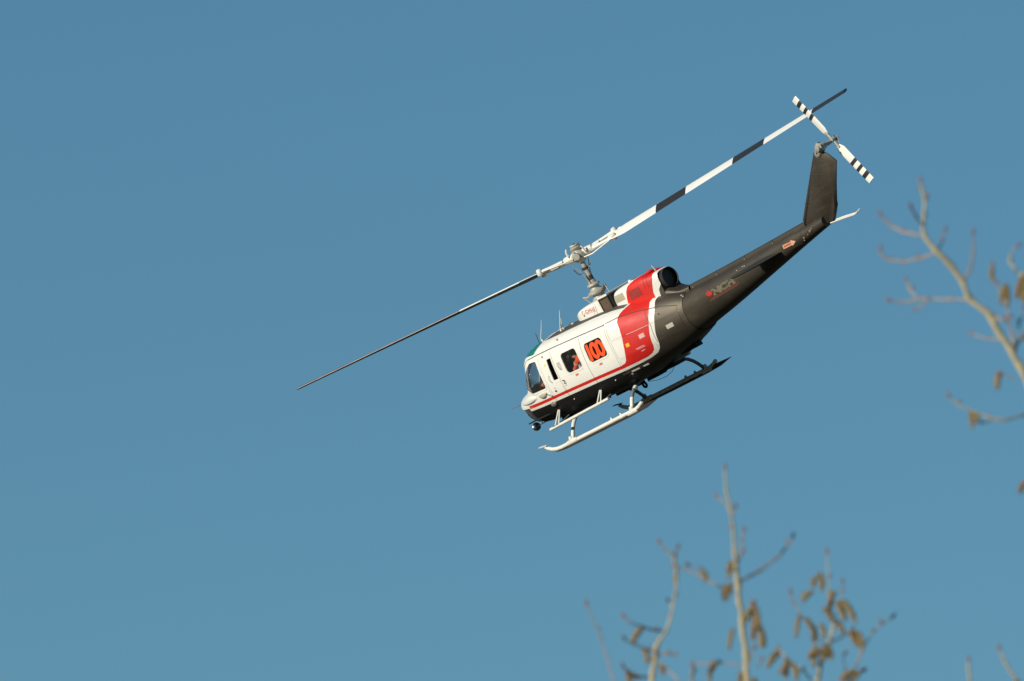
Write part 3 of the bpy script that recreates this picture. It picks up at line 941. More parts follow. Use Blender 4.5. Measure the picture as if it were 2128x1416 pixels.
# ninety degree gearbox and tail rotor (right side)
mb = MB()
mb.lathe((12.60,0,3.26), (.72,0,.70), [(-.05,.06),(0,.10),(.06,.115),(.12,.10),(.16,.12),(.21,.125),(.26,.09),(.30,.05),(.31,.001)], 14)
mb.lathe((12.78,-.10,3.40), (0,1,0), [(-.05,.001),(-.04,.06),(0,.075),(.10,.085),(.22,.075),(.26,.05),(.42,.045)], 14)
mb.box((12.66,-.07,3.30),(.10,.05,.10)); mb.box((12.86,-.06,3.42),(.05,.06,.07)); mb.box((12.74,.0,3.50),(.09,.08,.05))
mb.tube([(12.6,-.08,3.28),(12.68,-.13,3.34),(12.75,-.12,3.46)], .012, 6)
mb.build('tail_gearbox', M_METAL, heli)
trc = Vector((12.80, .40, 3.42))
mb = MB()
mb.lathe(trc, (0,1,0), [(-.06,.001),(-.05,.05),(0,.06),(.05,.06),(.08,.035),(.13,.03),(.16,.001)], 12)
mb.lathe(trc + Vector((0,.12,0)), (0,1,0), [(0,.07),(.015,.07),(.02,.02)], 12)
aa = math.radians(112)
bd = Vector((math.cos(aa), 0, math.sin(aa))); bc = Vector((-math.sin(aa), 0, math.cos(aa)))
mb.tube([trc - bd * .24, trc + bd * .24], .035, 8)
for s_ in (-1, 1): mb.tube([trc + Vector((0,.13,0)) + bc * .05 * s_, trc + bd * .18 * s_ + bc * .08 * s_], .009, 6)
trh = mb.build('tail_rotor_hub', M_METAL, heli)
for s_ in (-1, 1):
    rs = [.18, .28, .58*1.295*.88, .58*1.295, .665*1.295, .73*1.295, .815*1.295, .895*1.295, 1.295]
    rs = [.18, .30, .51*1.295, .58*1.295, .665*1.295, .73*1.295, .815*1.295, .895*1.295, 1.295]
    cm = [0, 0, 1, 0, 1, 0, 1, 0]
    mb = MB(); n = 10
    for i in range(len(rs) - 1):
        vs = []
        for r in (rs[i], rs[i+1]):
            c = .10 if r < .25 else .213
            tw = math.radians(12 - 6 * r)
            for k in range(n):
                a = 2 * math.pi * k / n
                u = -.5 * math.cos(a); t = .055 * math.sin(a) * (.75 - u)
                ch = bc * (u * c * s_) * math.cos(tw) + Vector((0, 1, 0)) * (u * c) * math.sin(tw)
                vs.append(trc + bd * s_ * r + ch + Vector((0, 1, 0)) * t * c * 2)
        fs = [(k, (k+1) % n, n + (k+1) % n, n + k) for k in range(n)]
        if i == len(rs) - 2: fs.append(tuple(range(n, 2*n)))
        mb.add(vs, fs, cm[i], True)
    mb.build('tail_rotor_blade', [M_BTOP, M_BBLK], heli)

# ------------------------------------------------------------------ transmission fairing, intake, engine cowling, exhaust
def loft_part(name, surf, x0, x1, mats, regs=(), holes=(), parent=heli, gx=.06, label=None):
    F_ = [(x, v / .12) for x, v in polyline([(x0, 0), (x1, 0), (x1, 9 * .12), (x0, 9 * .12)], .05)]
    ob = None
    for side in (-1, 1):
        me = skin(surf, F_, holes, regs, side, 0, .012, gx, .45)
        if ob is None: ob = me
        else:
            bm = bmesh.new(); bm.from_mesh(ob); bm.from_mesh(me); bmesh.ops.remove_doubles(bm, verts=bm.verts, dist=1e-4)
            bm.to_mesh(ob); bm.free(); ob.set_sharp_from_angle(angle=math.radians(50))
    return link(name, ob, parent, mats, label)
fairing = loft_part('transmission_fairing', FAIR, 3.22, 4.40, [M_WHITE])
cs = [tuple(p) for p in np.concatenate([FAIR.lift(np.full(20, 4.395), np.linspace(0, 9, 20), -.002, -1), FAIR.lift(np.full(20, 4.395), np.linspace(0, 9, 20), -.002, 1)[::-1]])]
mb = MB(); mb.add(cs, [tuple(range(len(cs)))]); mb.build('fairing_back', M_DARK, fairing)
ribbon('fairing_seam', FAIR, [(4.22,2.33),(4.25,2.45),(4.27,2.58)], .007, M_SEAM_SHADOW, fairing)
ribbon('fairing_seam', FAIR, [(4.13,2.34),(4.16,2.45)], .005, M_SEAM_SHADOW, fairing)
fitting('fairing_latch', 3.78, 2.43, .016, M_RUB, fairing, FAIR, .012)
# air intake box
mb = MB()
X0, X1, Y, Z0, Z1 = 4.40, 4.80, .53, 2.27, 2.665
mb.box((X0 + .03, 0, (Z0+Z1)/2), (.06, 2*Y, Z1-Z0), 0)
mb.box(((X0+X1)/2, 0, Z1 - .02), (X1-X0, 2*Y, .045), 0)
mb.box(((X0+X1)/2 + .03, 0, (Z0+Z1)/2 - .02), (X1-X0-.06, 2*Y - .06, Z1-Z0-.045), 1)
for s_ in (-1, 1):
    y = s_ * (Y - .018)
    mb.box(((X0+X1)/2 + .03, y, Z0 + .012), (X1-X0-.06, .035, .025), 1)
    mb.box((X1 - .012, y, (Z0+Z1)/2 - .02), (.025, .035, Z1-Z0-.05), 1)
    mb.box((X0 + .072, y, (Z0+Z1)/2 - .02), (.024, .034, Z1-Z0-.05), 1)
    mb.box(((X0+X1)/2 + .03, y, Z1 - .055), (X1-X0-.06, .035, .03), 1)
intake = mb.build('air_intake', [M_WHITE, M_SEAM_SHADOW], heli)
for s_ in (-1, 1):
    mb = MB()
    nx, nz = 24, 24
    x0, x1, z0, z1 = X0 + .085, X1 - .026, Z0 + .026, Z1 - .07
    vs = [(x0+(x1-x0)*i/nx, s_*(Y-.024+.004*((i+j)%2)), z0+(z1-z0)*j/nz) for j in range(nz+1) for i in range(nx+1)]
    mb.add(vs, [(j*(nx+1)+i, j*(nx+1)+i+1, (j+1)*(nx+1)+i+1, (j+1)*(nx+1)+i) for j in range(nz) for i in range(nx)])
    mb.build('intake_screen', M_SCREEN, intake)
mb = MB(); mb.box((4.83, 0, 2.42), (.06, .94, .42)); mb.build('intake_plenum', M_DARK, heli)
for x in (4.48, 4.62, 4.76):
    mb = MB(); mb.ball((x, -.54, 2.255), (.022,.015,.015), 8); mb.build('cowl_latch', M_TUBE, intake)
# engine cowling
R1 = chain(COWL, [(5.66,109),(5.60,2.655),(5.46,2.58),(5.40,2.50),(5.33,2.35),(5.28,2.2),(5.25,2.05),(5.25,100),(6.07,100),(6.08,2.2),(6.15,2.4),(6.19,2.5),(6.19,109)], .05)
R2 = chain(COWL, [(6.2,100),(6.2,2.1),(6.22,2.2),(6.31,2.30),(6.4,2.30),(6.4,100)], .05)
cow = loft_part('engine_cowling', COWL, 4.86, 6.31, [M_WHITE, M_RED, M_BLACK], [(R1, 1), (R2, 2)])
cs = [tuple(p) for p in np.concatenate([COWL.lift(np.full(20, 4.865), np.linspace(0, 9, 20), -.002, -1), COWL.lift(np.full(20, 4.865), np.linspace(0, 9, 20), -.002, 1)[::-1]])]
mb = MB(); mb.add(cs, [tuple(range(len(cs)))]); mb.build('cowling_front', M_WHITE, cow)
cs = [tuple(p) for p in np.concatenate([COWL.lift(np.full(20, 6.305), np.linspace(0, 9, 20), -.002, -1), COWL.lift(np.full(20, 6.305), np.linspace(0, 9, 20), -.002, 1)[::-1]])]
mb = MB(); mb.add(cs, [tuple(range(len(cs)))]); mb.build('cowling_back', M_BLACK, cow)
decal('vent_screen', COWL, 5.11, 2.44, .33, .165, M_GREY, shear=-.1, parent=cow)
decal('vent_screen', COWL, 5.63, 2.37, .36, .20, M_DRED, shear=-.1, parent=cow)
for x in (5.95, 6.03):
    for side in (-1, 1):
        v = np.linspace(4.2, 9, 14)
        a = COWL.lift(np.full(14, x - .008), v, .008, side); b = COWL.lift(np.full(14, x + .008), v, .008, side)
        mb = MB(); mb.add([tuple(p) for p in a] + [tuple(p) for p in b], [(i, i+1, 15+i, 14+i) for i in range(13)], 0, True); mb.build('cowling_strap', M_RED, cow)
mb = MB(); mb.ball((5.46,-.30,2.66),(.05,.03,.045),10); mb.box((5.52,-.28,2.655),(.1,.03,.02)); mb.build('cowl_scoop', M_WHITE, cow)
mb = MB(); mb.ball((5.99,-.10,2.65),(.10,.12,.045),10); mb.build('cowl_bump', M_RED, cow)
mb = MB(); mb.tube([(6.10,-.02,2.60),(6.08,-.02,2.69),(6.05,-.02,2.76)],[.03,.022,.016],8); mb.tube([(6.10,-.02,2.60),(6.17,-.02,2.57)], .02, 8); mb.build('beacon', M_METAL, cow)
# exhaust
mb = MB()
ex = Vector((6.19, 0, 2.335)); ea = Vector((1, 0, .06))
mb.lathe(ex, ea, [(-.10,.235),(.0,.235),(.20,.235),(.225,.232),(.225,.220)], 32)
exh = mb.build('exhaust_pipe', pmat('sooty_exhaust_metal', (.022,.017,.014), .8, metal=.0, var=.4, vscale=8), heli)
mb = MB(); mb.lathe(ex, ea, [(.222,.221),(.195,.219)], 32); mb.build('exhaust_lip', pmat('heat_bronzed_metal', (.10,.06,.035), .5, metal=.4, var=.4), exh)
mb = MB(); mb.lathe(ex, ea, [(.194,.2185),(-.25,.20),(-.45,.18),(-.46,.001)], 32); mb.build('exhaust_bore', pmat('soot', (.003,.003,.003), 1.0, spec=.0), exh)
# grey saddle under the exhaust, down to the boom
SAD = Surf([(6.1, hood(.36, 1.85, 2.10)), (6.3, hood(.29, 1.85, 2.14)), (6.45, hood(.25, 1.85, 2.07)), (6.65, hood(.20, 1.80, 1.985)), (6.9, hood(.13, 1.75, 1.97))])
loft_part('exhaust_saddle', SAD, 6.1, 6.9, [M_BLACK])
mb = MB()
for dx, dz in ((6.80,1.86),(6.83,1.82)): mb.ball((dx,-.33,dz),(.03,.02,.02),8)
mb.build('boom_fitting', M_METAL, heli)

# ------------------------------------------------------------------ mast and main rotor
mast = None
mb = MB(); mb.tube([(4.0,0,2.50),(4.035,0,3.66)], .058, 16)
mast = mb.build('rotor_mast', M_METAL, heli)
mb = MB()
A0 = Vector((3.99,0,2.58)); AX = Vector((.035,0,1.16)).normalized()
mb.lathe(A0, AX, [(0,.20),(.05,.19),(.10,.14),(.16,.13),(.17,.20),(.20,.225),(.235,.22),(.26,.15),(.30,.115),(.34,.11),(.36,.15),(.385,.16),(.41,.15),(.43,.10),(.50,.085),(.52,.06)], 22)
mb.build('swashplate', M_METAL, mast)
mb = MB()
mb.lathe(A0 + AX*.50, AX, [(0,.07),(.01,.082),(.10,.08),(.13,.062)], 12); mb.lathe(A0 + AX*.77, AX, [(0,.062),(.01,.085),(.05,.085),(.06,.062)], 12)
mb.build('mast_collar', M_DMETAL, mast)
for pts, r, m in (([(3.80,-.15,2.62),(3.70,-.20,2.80)], .012, M_METAL), ([(3.70,-.20,2.80),(3.78,-.16,2.76),(3.84,-.10,2.77)], .022, M_METAL), ([(3.84,-.10,2.77),(3.93,-.10,2.80)], .03, M_METAL),
                  ([(4.22,0,2.74),(4.30,0,2.80),(4.36,-.02,2.84)], .035, M_DMETAL), ([(4.36,-.02,2.86),(4.42,-.05,2.66)], .010, M_METAL), ([(4.24,-.04,2.60),(4.18,-.02,2.80)], .02, M_DMETAL),
                  ([(4.06,-.10,2.98),(4.00,-.15,3.35),(3.93,-.22,3.58)], .012, M_METAL), ([(3.94,.10,2.98),(3.98,.14,3.3),(4.06,.20,3.58)], .012, M_METAL),
                  ([(3.98,-.09,3.30),(3.90,-.16,3.31),(3.84,-.18,3.46)], .011, M_DMETAL), ([(4.10,.05,3.36),(4.18,.06,3.42),(4.24,.05,3.46)], .010, M_METAL)):
    mb = MB(); mb.tube(pts, r, 8); mb.build('pitch_link', m, mast)
HUB = Vector((4.035, 0, 3.70))
view_cam = Vector((.747, -.665, -.02)).normalized()
def blade_dir(ix, iy, depth):
    d = Vector(HR.row[0]) * ix + Vector(HR.row[1]) * iy + Vector(HR.row[2]) * depth
    return d.normalized()
DR = blade_dir(554.04, 342.66, 185)
DL = blade_dir(-582.51, -275.30, -175)
def frame(d):
    up = Vector((0, 0, 1)); up = (up - d * up.dot(d)).normalized()
    c = d.cross(up)                      # horizontal chord direction
    if c.dot(view_cam) < 0: c = -c       # towards the photographer's side
    return c, up
RL = 7.32
def chordv(d, r, a0, a1, toward_up):
    c, up = frame(d)
    a = math.radians(a0 + (a1 - a0) * r / RL)
    return (c * math.cos(a) + up * math.sin(a) * toward_up).normalized(), None
for nm, d, a0, a1, sgn, le in (('R', DR, 20, 6, -1, -1), ('L', DL, 12, 2, 1, 1)):
    # sgn: the edge on the photographer's side droops (trailing) or rises (leading); le: which edge leads
    cuts = [.80, 1.3, 2.15, 2.965, 4.26, 5.12, 6.43, 7.32]
    tops = [0, 0, 1, 0, 1, 0, 1] if nm == 'R' else [0, 0, 0, 1, 0, 1, 1]
    if nm == 'R': cuts = [.80, 1.5, 2.145, 2.965, 4.26, 5.12, 6.43, 7.32]
    mb = MB(); n = 20
    strip = MB()
    for i in range(len(cuts) - 1):
        sub = np.linspace(cuts[i], cuts[i+1], 4)
        rows = []
        for r in sub:
            cv, _ = chordv(d, r, a0, a1, sgn)
            nv = d.cross(cv).normalized()
            if nv.z < 0: nv = -nv
            ch = .533 if r > 1.2 else .533 * (.50 + .50 * min(1, (r - .80) / .40))
            row = []
            for k in range(n):
                a = 2 * math.pi * k / n
                u = .5 - .5 * math.cos(a)              # 0 leading, 1 trailing
                t = .6 * .12 * (1.4845*math.sqrt(u)-.63*u-1.758*u*u+1.4215*u**3-.5075*u**4) * 5 / 5
                t = .12 * 5 * (.2969*math.sqrt(u)-.126*u-.3516*u*u+.2843*u**3-.1015*u**4) * (1 if math.sin(a) >= 0 else -1)
                sp = .32 - u                          # chordwise position from the feathering axis, + towards the leading edge
                row.append(HUB + d * r + cv * (sp * le) * ch + nv * (t * ch * (1.0 - .15 * r / RL)))
            rows.append(row)
        vs = [p for row in rows for p in row]
        for j in range(3):
            for k in range(n):
                top = k < n / 2
                mb.add([vs[j*n+k], vs[j*n+(k+1)%n], vs[(j+1)*n+(k+1)%n], vs[(j+1)*n+k]], [(0,1,2,3)], (tops[i] if top else 1), True)
        if i == len(cuts) - 2: mb.add(rows[-1], [tuple(range(n))], 1)
        if i == 0: mb.add(rows[0], [tuple(range(n))], 0)
    b = mb.build('rotor_blade', [M_BTOP, M_BBLK], heli)
    # leading edge strip
    for j, (ra, rb, m) in enumerate(((1.5, 3.05, M_BTOP), (3.05, 7.31, M_BSTEEL))):
        st = MB(); rows = []
        for r in np.linspace(ra, rb, 12):
            cv, _ = chordv(d, r, a0, a1, sgn); nv = d.cross(cv).normalized()
            if nv.z < 0: nv = -nv
            row = []
            for u, sg in ((.09,1),(.05,1),(.02,1),(.004,1),(0,1),(.004,-1),(.02,-1)):
                t = .12 * 5 * (.2969*math.sqrt(u)-.126*u-.3516*u*u+.2843*u**3) * sg
                row.append(HUB + d * float(r) + cv * ((.322 - u) * le * .533) + nv * ((t * (1.0 - .15 * float(r) / RL) + .003 * sg) * .533))
            rows.append(row)
        k_ = 7
        st.add([p for r_ in rows for p in r_], [(i*k_+k, i*k_+k+1, (i+1)*k_+k+1, (i+1)*k_+k) for i in range(11) for k in range(k_-1)], 0, True)
        st.build('leading_edge_strip', m, b)
    # grip and blade bolts
    cv, _ = chordv(d, .6, a0, a1, sgn); nv = d.cross(cv).normalized()
    if nv.z < 0: nv = -nv
    rot = Matrix((d, cv, nv)).transposed()
    g = MB()
    def q(a, b_, c_): return HUB + d * a + cv * b_ + nv * c_
    g.tube([q(.10,0,0), q(.26,0,0), q(.36,0,0)], [.11,.10,.085], 14)
    g.box(q(.44, 0, 0), (.26, .17, .075), 0, rot)
    for s_ in (-1, 1):
        a_, b__ = q(.40, .085 * s_, 0), q(.94, .15 * s_, 0)
        g.tube([a_, a_.lerp(b__, .5), b__], [.048,.040,.042], 8)
        g.lathe(q(.97, .155 * s_, 0), nv, [(-.085,.001),(-.08,.05),(-.05,.07),(.05,.07),(.08,.05),(.085,.001)], 12)
    g.tube([q(.20,-.17,-.02), q(.60,-.21,-.035), q(1.14,-.18,-.01)], .017, 8)
    g.tube([q(.12,.17,-.04), q(.34,.21,-.06), q(.62,.20,-.03), q(.95,.17,0)], .015, 8)
    g.tube([q(.22,.12,.04), q(.22,.14,.16), q(.20,.12,.22)], .020, 6)
    g.build('blade_grip', M_TUBE, heli)
hubm = MB()
u_ = Vector((0, 0, 1))
hubm.lathe(HUB + Vector((0,0,-.16)), (.03,0,1), [(0,.001),(0,.10),(.06,.13),(.10,.20),(.20,.19),(.26,.13),(.30,.12),(.32,.14),(.36,.145),(.38,.12),(.41,.13),(.44,.11),(.445,.001)], 18)
cR, _ = frame(DR)
hubm.tube([HUB - cR * .26, HUB + cR * .26], .075, 10)
for s_ in (-1, 1): hubm.tube([HUB + cR * .2 * s_ + Vector((0,0,-.02)), HUB + cR * .24 * s_ + Vector((0,0,.12))], .02, 6)
hubo = hubm.build('rotor_hub', M_METAL, heli)
mb = MB(); mb.tube([HUB + Vector((-.08,-.08,.24)), HUB + Vector((.1,-.05,.27))], .03, 8); mb.tube([HUB + Vector((-.05,.08,.27)), HUB + Vector((.06,-.11,.18))], .022, 8); mb.build('hub_fitting', M_DMETAL, hubo)

# ------------------------------------------------------------------ antennas and wire on the roof
for nm, pts, r, m in (('antenna', [(2.14,-.50,2.33),(2.12,-.50,2.42),(2.43,-.50,2.79)], [.035,.012,.007], M_TUBE),
                      ('antenna', [(2.86,-.50,2.36),(2.88,-.50,2.45),(3.13,-.50,2.80)], [.035,.013,.008], M_TUBE),
                      ('antenna', [(2.90,-.45,2.36),(2.90,-.45,2.44),(3.02,-.45,2.74)], [.02,.009,.006], M_TUBE),
                      ('wire_cutter', [(2.02,-.52,2.32),(2.06,-.52,2.58)], [.008,.006], M_RUB)):
    mb = MB()
    x0 = pts[0]
    mb.tube(pts, r, 8); mb.build(nm, m, heli)
mb = MB(); mb.ball((3.20,-.45,2.40),(.07,.07,.05),12); mb.build('roof_light_dome', M_BUBBLE, heli)
mb = MB(); mb.ball((3.22,-.42,2.395),(.035,.035,.03),8); mb.build('roof_light', M_TUBE, heli)
mb = MB(); mb.box((1.92,-.62,2.30),(.10,.05,.03)); mb.box((1.75,-.86,2.14),(.03,.03,.05)); mb.build('roof_fitting', M_METAL, heli)

# ------------------------------------------------------------------ landing gear
for s_ in (-1, 1):
    y = 1.30 * s_
    mb = MB()
    path = [(1.40,y,.19),(1.48,y,.13),(1.60,y,.07),(1.75,y,.035),(1.92,y,.025),(2.3,y,.03),(3.0,y,.035),(4.0,y,.045),(4.72,y,.052),(4.88,y,.085),(5.0,y,.135)]
    mb.tube(path, [.038,.046,.048,.049,.05,.05,.05,.05,.05,.05,.046], 14)
    sk = mb.build('skid', M_TUBE, heli)
    mb = MB()
    prof = [(1.66,-.005),(1.80,-.035),(2.1,-.055),(3.3,-.055),(4.6,-.045),(5.05,-.025),(5.52,.055),(5.46,.06),(5.0,.075),(4.72,.03),(3.3,-.005),(2.1,-.005)]
    mb.add([(px_, y - .036, pz_) for px_, pz_ in prof] + [(px_, y + .036, pz_) for px_, pz_ in prof], [tuple(range(12))[::-1], tuple(range(12, 24))] + [(k, (k+1) % 12, 12 + (k+1) % 12, 12 + k) for k in range(12)])
    mb.build('skid_shoe', M_SHOE_SHADE, sk)
    mb = MB(); mb.box((1.36,y,.225),(.26,.10,.014), 0, Matrix.Rotation(math.radians(8), 3, 'Y')); mb.box((1.46,y,.20),(.03,.03,.06)); mb.build('skid_toe_plate', M_TUBE if s_ < 0 else M_SHOE_SHADE, sk)  # far plate is coloured dark for its shade, the near one is white
    mb = MB(); mb.tube([(4.99,y,.13),(5.015,y,.142)], [.05,.03], 12); mb.build('skid_end_cap', M_TUBE, sk)
    for x in (2.30, 4.58):
        mb = MB(); mb.tube([(x-.14,y,.032),(x+.22,y,.04)], .060, 14)
        mb.tube([(x,y,.05),(x+.02,y*.985,.16)], [.065,.055], 12)
        for k in range(6): mb.tube([(x-.12+k*.06,y,.032),(x-.10+k*.06,y,.033)], .066, 12)
        mb.build('skid_saddle', M_TUBE, sk)
    for x in (3.85, 4.20):
        mb = MB(); mb.box((x,y,.10),(.05,.03,.08)); mb.tube([(x-.05,y,.045),(x+.05,y,.045)], .056, 12); mb.build('tow_ring', M_TUBE, sk)
for x in (2.35, 4.58):
    mb = MB()
    path = []
    for y, z in ((-1.30,.05),(-1.24,.14),(-1.15,.27),(-1.06,.37),(-.95,.455),(-.82,.52),(-.66,.56),(-.5,.575)): path.append((x, y, z))
    full = path + [(x, 0, .58)] + [(a, -b, c) for a, b, c in path[::-1]]
    mb.tube(full, .040, 12)
    ct = mb.build('crosstube', M_GTUBE, heli)
    for s_ in (-1,):
        for rng in ((1.30,.05,1.19,.22), (1.02,.405,.90,.487)) if x < 3 else ((1.30,.05,1.13,.295),(.98,.435,.90,.487)):
            pass
    def arc(t0, t1, s_):
        P = [Vector((x, s_ * -a[1], a[2])) for a in path]
        out = []
        L = [0]
        for i in range(1, len(P)): L.append(L[-1] + (P[i] - P[i-1]).length)
        for k in range(7):
            d = L[-1] * (t0 + (t1 - t0) * k / 6)
            i = max(j for j in range(len(P)-1) if L[j] <= d + 1e-9)
            out.append(P[i].lerp(P[i+1], min(1, (d - L[i]) / (L[i+1] - L[i]))))
        return out
    segs = ((0, .26), (.31, .58)) if x < 3 else ((0, .33), (.56, .66))
    for t0, t1 in segs:
        mb = MB(); mb.tube(arc(t0, t1, -1), .046, 12); mb.build('crosstube_fairing', M_TUBE, ct)
        if t0 == 0:
            mb = MB(); mb.tube(arc(0, .12, 1), .046, 12); mb.build('crosstube_fairing', M_GTUBE, ct)  # far fairing gets a grey that stands for the fuselage's shade
# boarding step on two V struts, left and right
for s_ in (-1, 1):
    mb = MB(); y = 1.42 * s_
    mb.tube([(1.98,y,.50),(4.22,y,.55)], .036, 12)
    st = mb.build('boarding_step', M_TUBE, heli)
    for xa in (2.22, 3.80):
        for dx, ya in ((-.05, -1.07), (.06, -1.05)):
            mb = MB(); mb.tube([(xa, -ya * s_ if s_ > 0 else ya, .88), (xa + dx * 1.3, y * .985, .53)], .018, 8); mb.build('step_strut', M_TUBE, st)
        mb = MB(); mb.tube([(xa + .08, 1.0 * s_, .60), (xa + .05, y * .98, .53)], .014, 8); mb.build('step_strut', M_GTUBE, st)
        mb = MB(); mb.ball((xa, 1.10 * s_, .89), (.035,.03,.035), 8); mb.box((xa, y, .525), (.22, .05, .04)); mb.build('strut_fitting', M_GTUBE, st)

# ------------------------------------------------------------------ under the belly
mb = MB()
mc = Vector((.34, -.30, .66)); ma = Vector((.80, -.55, .25)).normalized()
mb.lathe(mc, ma, [(-.06,.02),(-.055,.06),(-.03,.09),(0,.102),(.006,.102),(.006,.096)], 20)
mir = mb.build('cargo_mirror', M_RUB, heli)
mb = MB(); mb.lathe(mc, ma, [(.004,.097),(.018,.07),(.026,.03),(.028,.001)], 20); mb.build('mirror_face', M_MIRROR, mir)
mb = MB()
mb.tube([mc + ma * -.02, (.62,-.30,.665), (1.15,-.30,.70)], .010, 6); mb.tube([(.60,-.30,.665), (.56,-.30,.80)], .010, 6); mb.tube([(.66,-.30,.665), (.90,-.30,.72)], .012, 6)
mb.build('mirror_arm', M_RUB, mir)
mb = MB(); mb.lathe((3.96,-.02,.41), (.2,1,.1), [(-.025,.055),(-.03,.075),(0,.09),(.03,.075),(.025,.055),(0,.045),(-.025,.055)], 18); mb.box((3.86,0,.50),(.16,.10,.12)); mb.box((3.94,0,.50),(.05,.08,.08))
hook = mb.build('cargo_hook', M_RUB, heli)
mb = MB(); mb.tube([(3.78,0,.50),(3.68,-.02,.42),(3.62,-.02,.34)], .008, 6); mb.ball((3.65,-.02,.35),(.04,.02,.02),8); mb.build('hook_cable', M_RUB, heli)
mb = MB(); mb.tube([(4.10,0,.44),(4.40,0,.375),(4.72,0,.36),(4.98,0,.41),(5.12,0,.49),(5.15,0,.56)], .006, 5); mb.build('hook_release_cable', M_RUB, heli)
for c_, d_ in (((1.62,-.35,.56),(.30,.30,.08)), ((1.92,-.30,.56),(.16,.22,.09)), ((2.50,-.30,.53),(.34,.16,.07)), ((2.95,-.30,.53),(.12,.12,.07)), ((3.45,-.10,.50),(.5,.3,.07)), ((4.95,0,.52),(.9,.25,.07)), ((4.35,.1,.49),(.4,.3,.09))):
    mb = MB(); mb.box(c_, d_); mb.build('belly_box', M_BELLY, heli)
mb = MB(); mb.tube([(2.62,-1.06,.72),(2.75,-1.10,.77),(2.95,-1.12,.80)], .018, 8); mb.build('grab_rail', M_GTUBE, heli)
mb = MB(); mb.ball((2.35,-1.03,.78),(.06,.03,.02),10); mb.build('belly_light', M_TUBE, heli)
mb = MB(); mb.tube([(6.15,0,.80),(6.25,0,.74),(6.28,0,.72)], .012, 6); mb.tube([(6.20,0,.77),(6.36,0,.77)], .008, 6); mb.tube([(6.36,0,.79),(6.36,0,.74)], .01, 6); mb.build('belly_antenna', M_RUB, heli)
mb = MB()
mb.box((5.9,0,.70),(.6,.22,.10)); mb.build('belly_fairing', M_BELLY, heli)

# ------------------------------------------------------------------ lettering
def text_mesh(s_, shear=0.0, bold=0.0, spacing=1.0):
    cu = bpy.data.curves.new('t', 'FONT')
    cu.body = s_; cu.size = 1.0; cu.shear = shear; cu.offset = bold; cu.space_character = spacing; cu.resolution_u = 6
    o = bpy.data.objects.new('t', cu); COL.objects.link(o)
    bpy.context.view_layer.update()
    me = bpy.data.meshes.new_from_object(o.evaluated_get(bpy.context.evaluated_depsgraph_get()))
    bpy.data.objects.remove(o); bpy.data.curves.remove(cu)
    bm = bmesh.new(); bm.from_mesh(me)
    bmesh.ops.triangulate(bm, faces=bm.faces)
    bmesh.ops.remove_doubles(bm, verts=bm.verts, dist=1e-5)
    bm.to_mesh(me); bm.free()
    co = np.array([v.co for v in me.vertices])
    lo, hi = co.min(0), co.max(0)
    for v in me.vertices:
        v.co.x = (v.co.x - lo[0]) / (hi[0] - lo[0]); v.co.y = (v.co.y - lo[1]) / (hi[1] - lo[1])
    return me
def put_text(name, s_, surf, p0, p1, h, mat, parent, off=.005, upx=0.0, **k):
    """text from p0 to p1 (baseline, x z), height h, lying on a lofted surface's left side"""
    me = text_mesh(s_, **k)
    A = np.array([(p0[0] + (p1[0]-p0[0]) * v.co.x + upx * v.co.y * h, p0[1] + (p1[1]-p0[1]) * v.co.x + h * v.co.y) for v in me.vertices])
    P = surf.lift(A[:,0], surf.v_at(A[:,0], A[:,1]), off, -1)
    for v, p in zip(me.vertices, P): v.co = p
    return link(name, me, parent, [mat])
put_text('registration_lettering', 'C-GMHE', FAIR, (3.735,2.448), (4.215,2.415), .105, M_TEXT, fairing, bold=.0, spacing=1.2)
put_text('danger_lettering', 'DANGER', BOOM, (10.475,1.772), (10.73,1.79), .055, M_SALMON, boom, off=.012)
put_text('company_lettering', 'NCH', BOOM, (7.86,1.515), (8.64,1.56), .165, M_LOGO, boom, off=.006, upx=-.25, bold=.075, spacing=.94)
ribbon('lettering_underline', BOOM, [(7.70,1.487),(8.72,1.54)], .017, M_DRED, boom, off=.006)
ribbon('lettering_small_print', BOOM, [(7.68,1.455),(8.68,1.505)], .016, M_LOGOD, boom, off=.006)
# maple leaf
leaf = [(0,-.5),(.04,-.18),(.34,-.24),(.28,-.12),(.55,.10),(.45,.16),(.50,.34),(.32,.30),(.27,.40),(.10,.24),(.16,.55),(.07,.50),(0,.66),(-.07,.50),(-.16,.55),(-.10,.24),(-.27,.40),(-.32,.30),(-.50,.34),(-.45,.16),(-.55,.10),(-.28,-.12),(-.34,-.24),(-.04,-.18)]
def shape_on(name, surf, pts, x, z, sx, sz, mat, parent, off, shear=0.0):
    r_ = delaunay_2d_cdt([Vector(p) for p in pts], [(i, (i+1) % len(pts)) for i in range(len(pts))], [], 1, 1e-6)
    A = np.array([(x + v.x * sx + shear * v.y * sz, z + v.y * sz) for v in r_[0]])
    P = on_side(surf, A[:,0], A[:,1], off)
    mb = MB(); mb.add(P, [tuple(f) for f in r_[2]]); return mb.build(name, mat, parent)
shape_on('maple_leaf_emblem', BOOM, leaf, 7.74, 1.60, .20, .17, M_LOGOR, boom, .005, -.3)
arrow = [(0,0),(.66,0),(.66,-.28),(1,.5),(.66,1.28),(.66,1),(0,1)]
shape_on('arrow_marking', BOOM, arrow, 10.44, 1.755, .44, .085, M_PEACH, boom, .008)
# big orange number filling the aft door window
me = text_mesh('100', bold=.04, spacing=.80)
for v in me.vertices:
    x = 4.14 + .585 * v.co.x - .02 * v.co.y; z = 1.462 + .405 * v.co.y - .01 * v.co.x
    zc = min(max(z, 1.45), 1.885)
    v.co = Vector(BODY.lift([x], BODY.v_at([x], [zc]), -.006, -1)[0])
link('number_sign', me, win2, [M_ORNUM], 'large orange number 100 in the window')

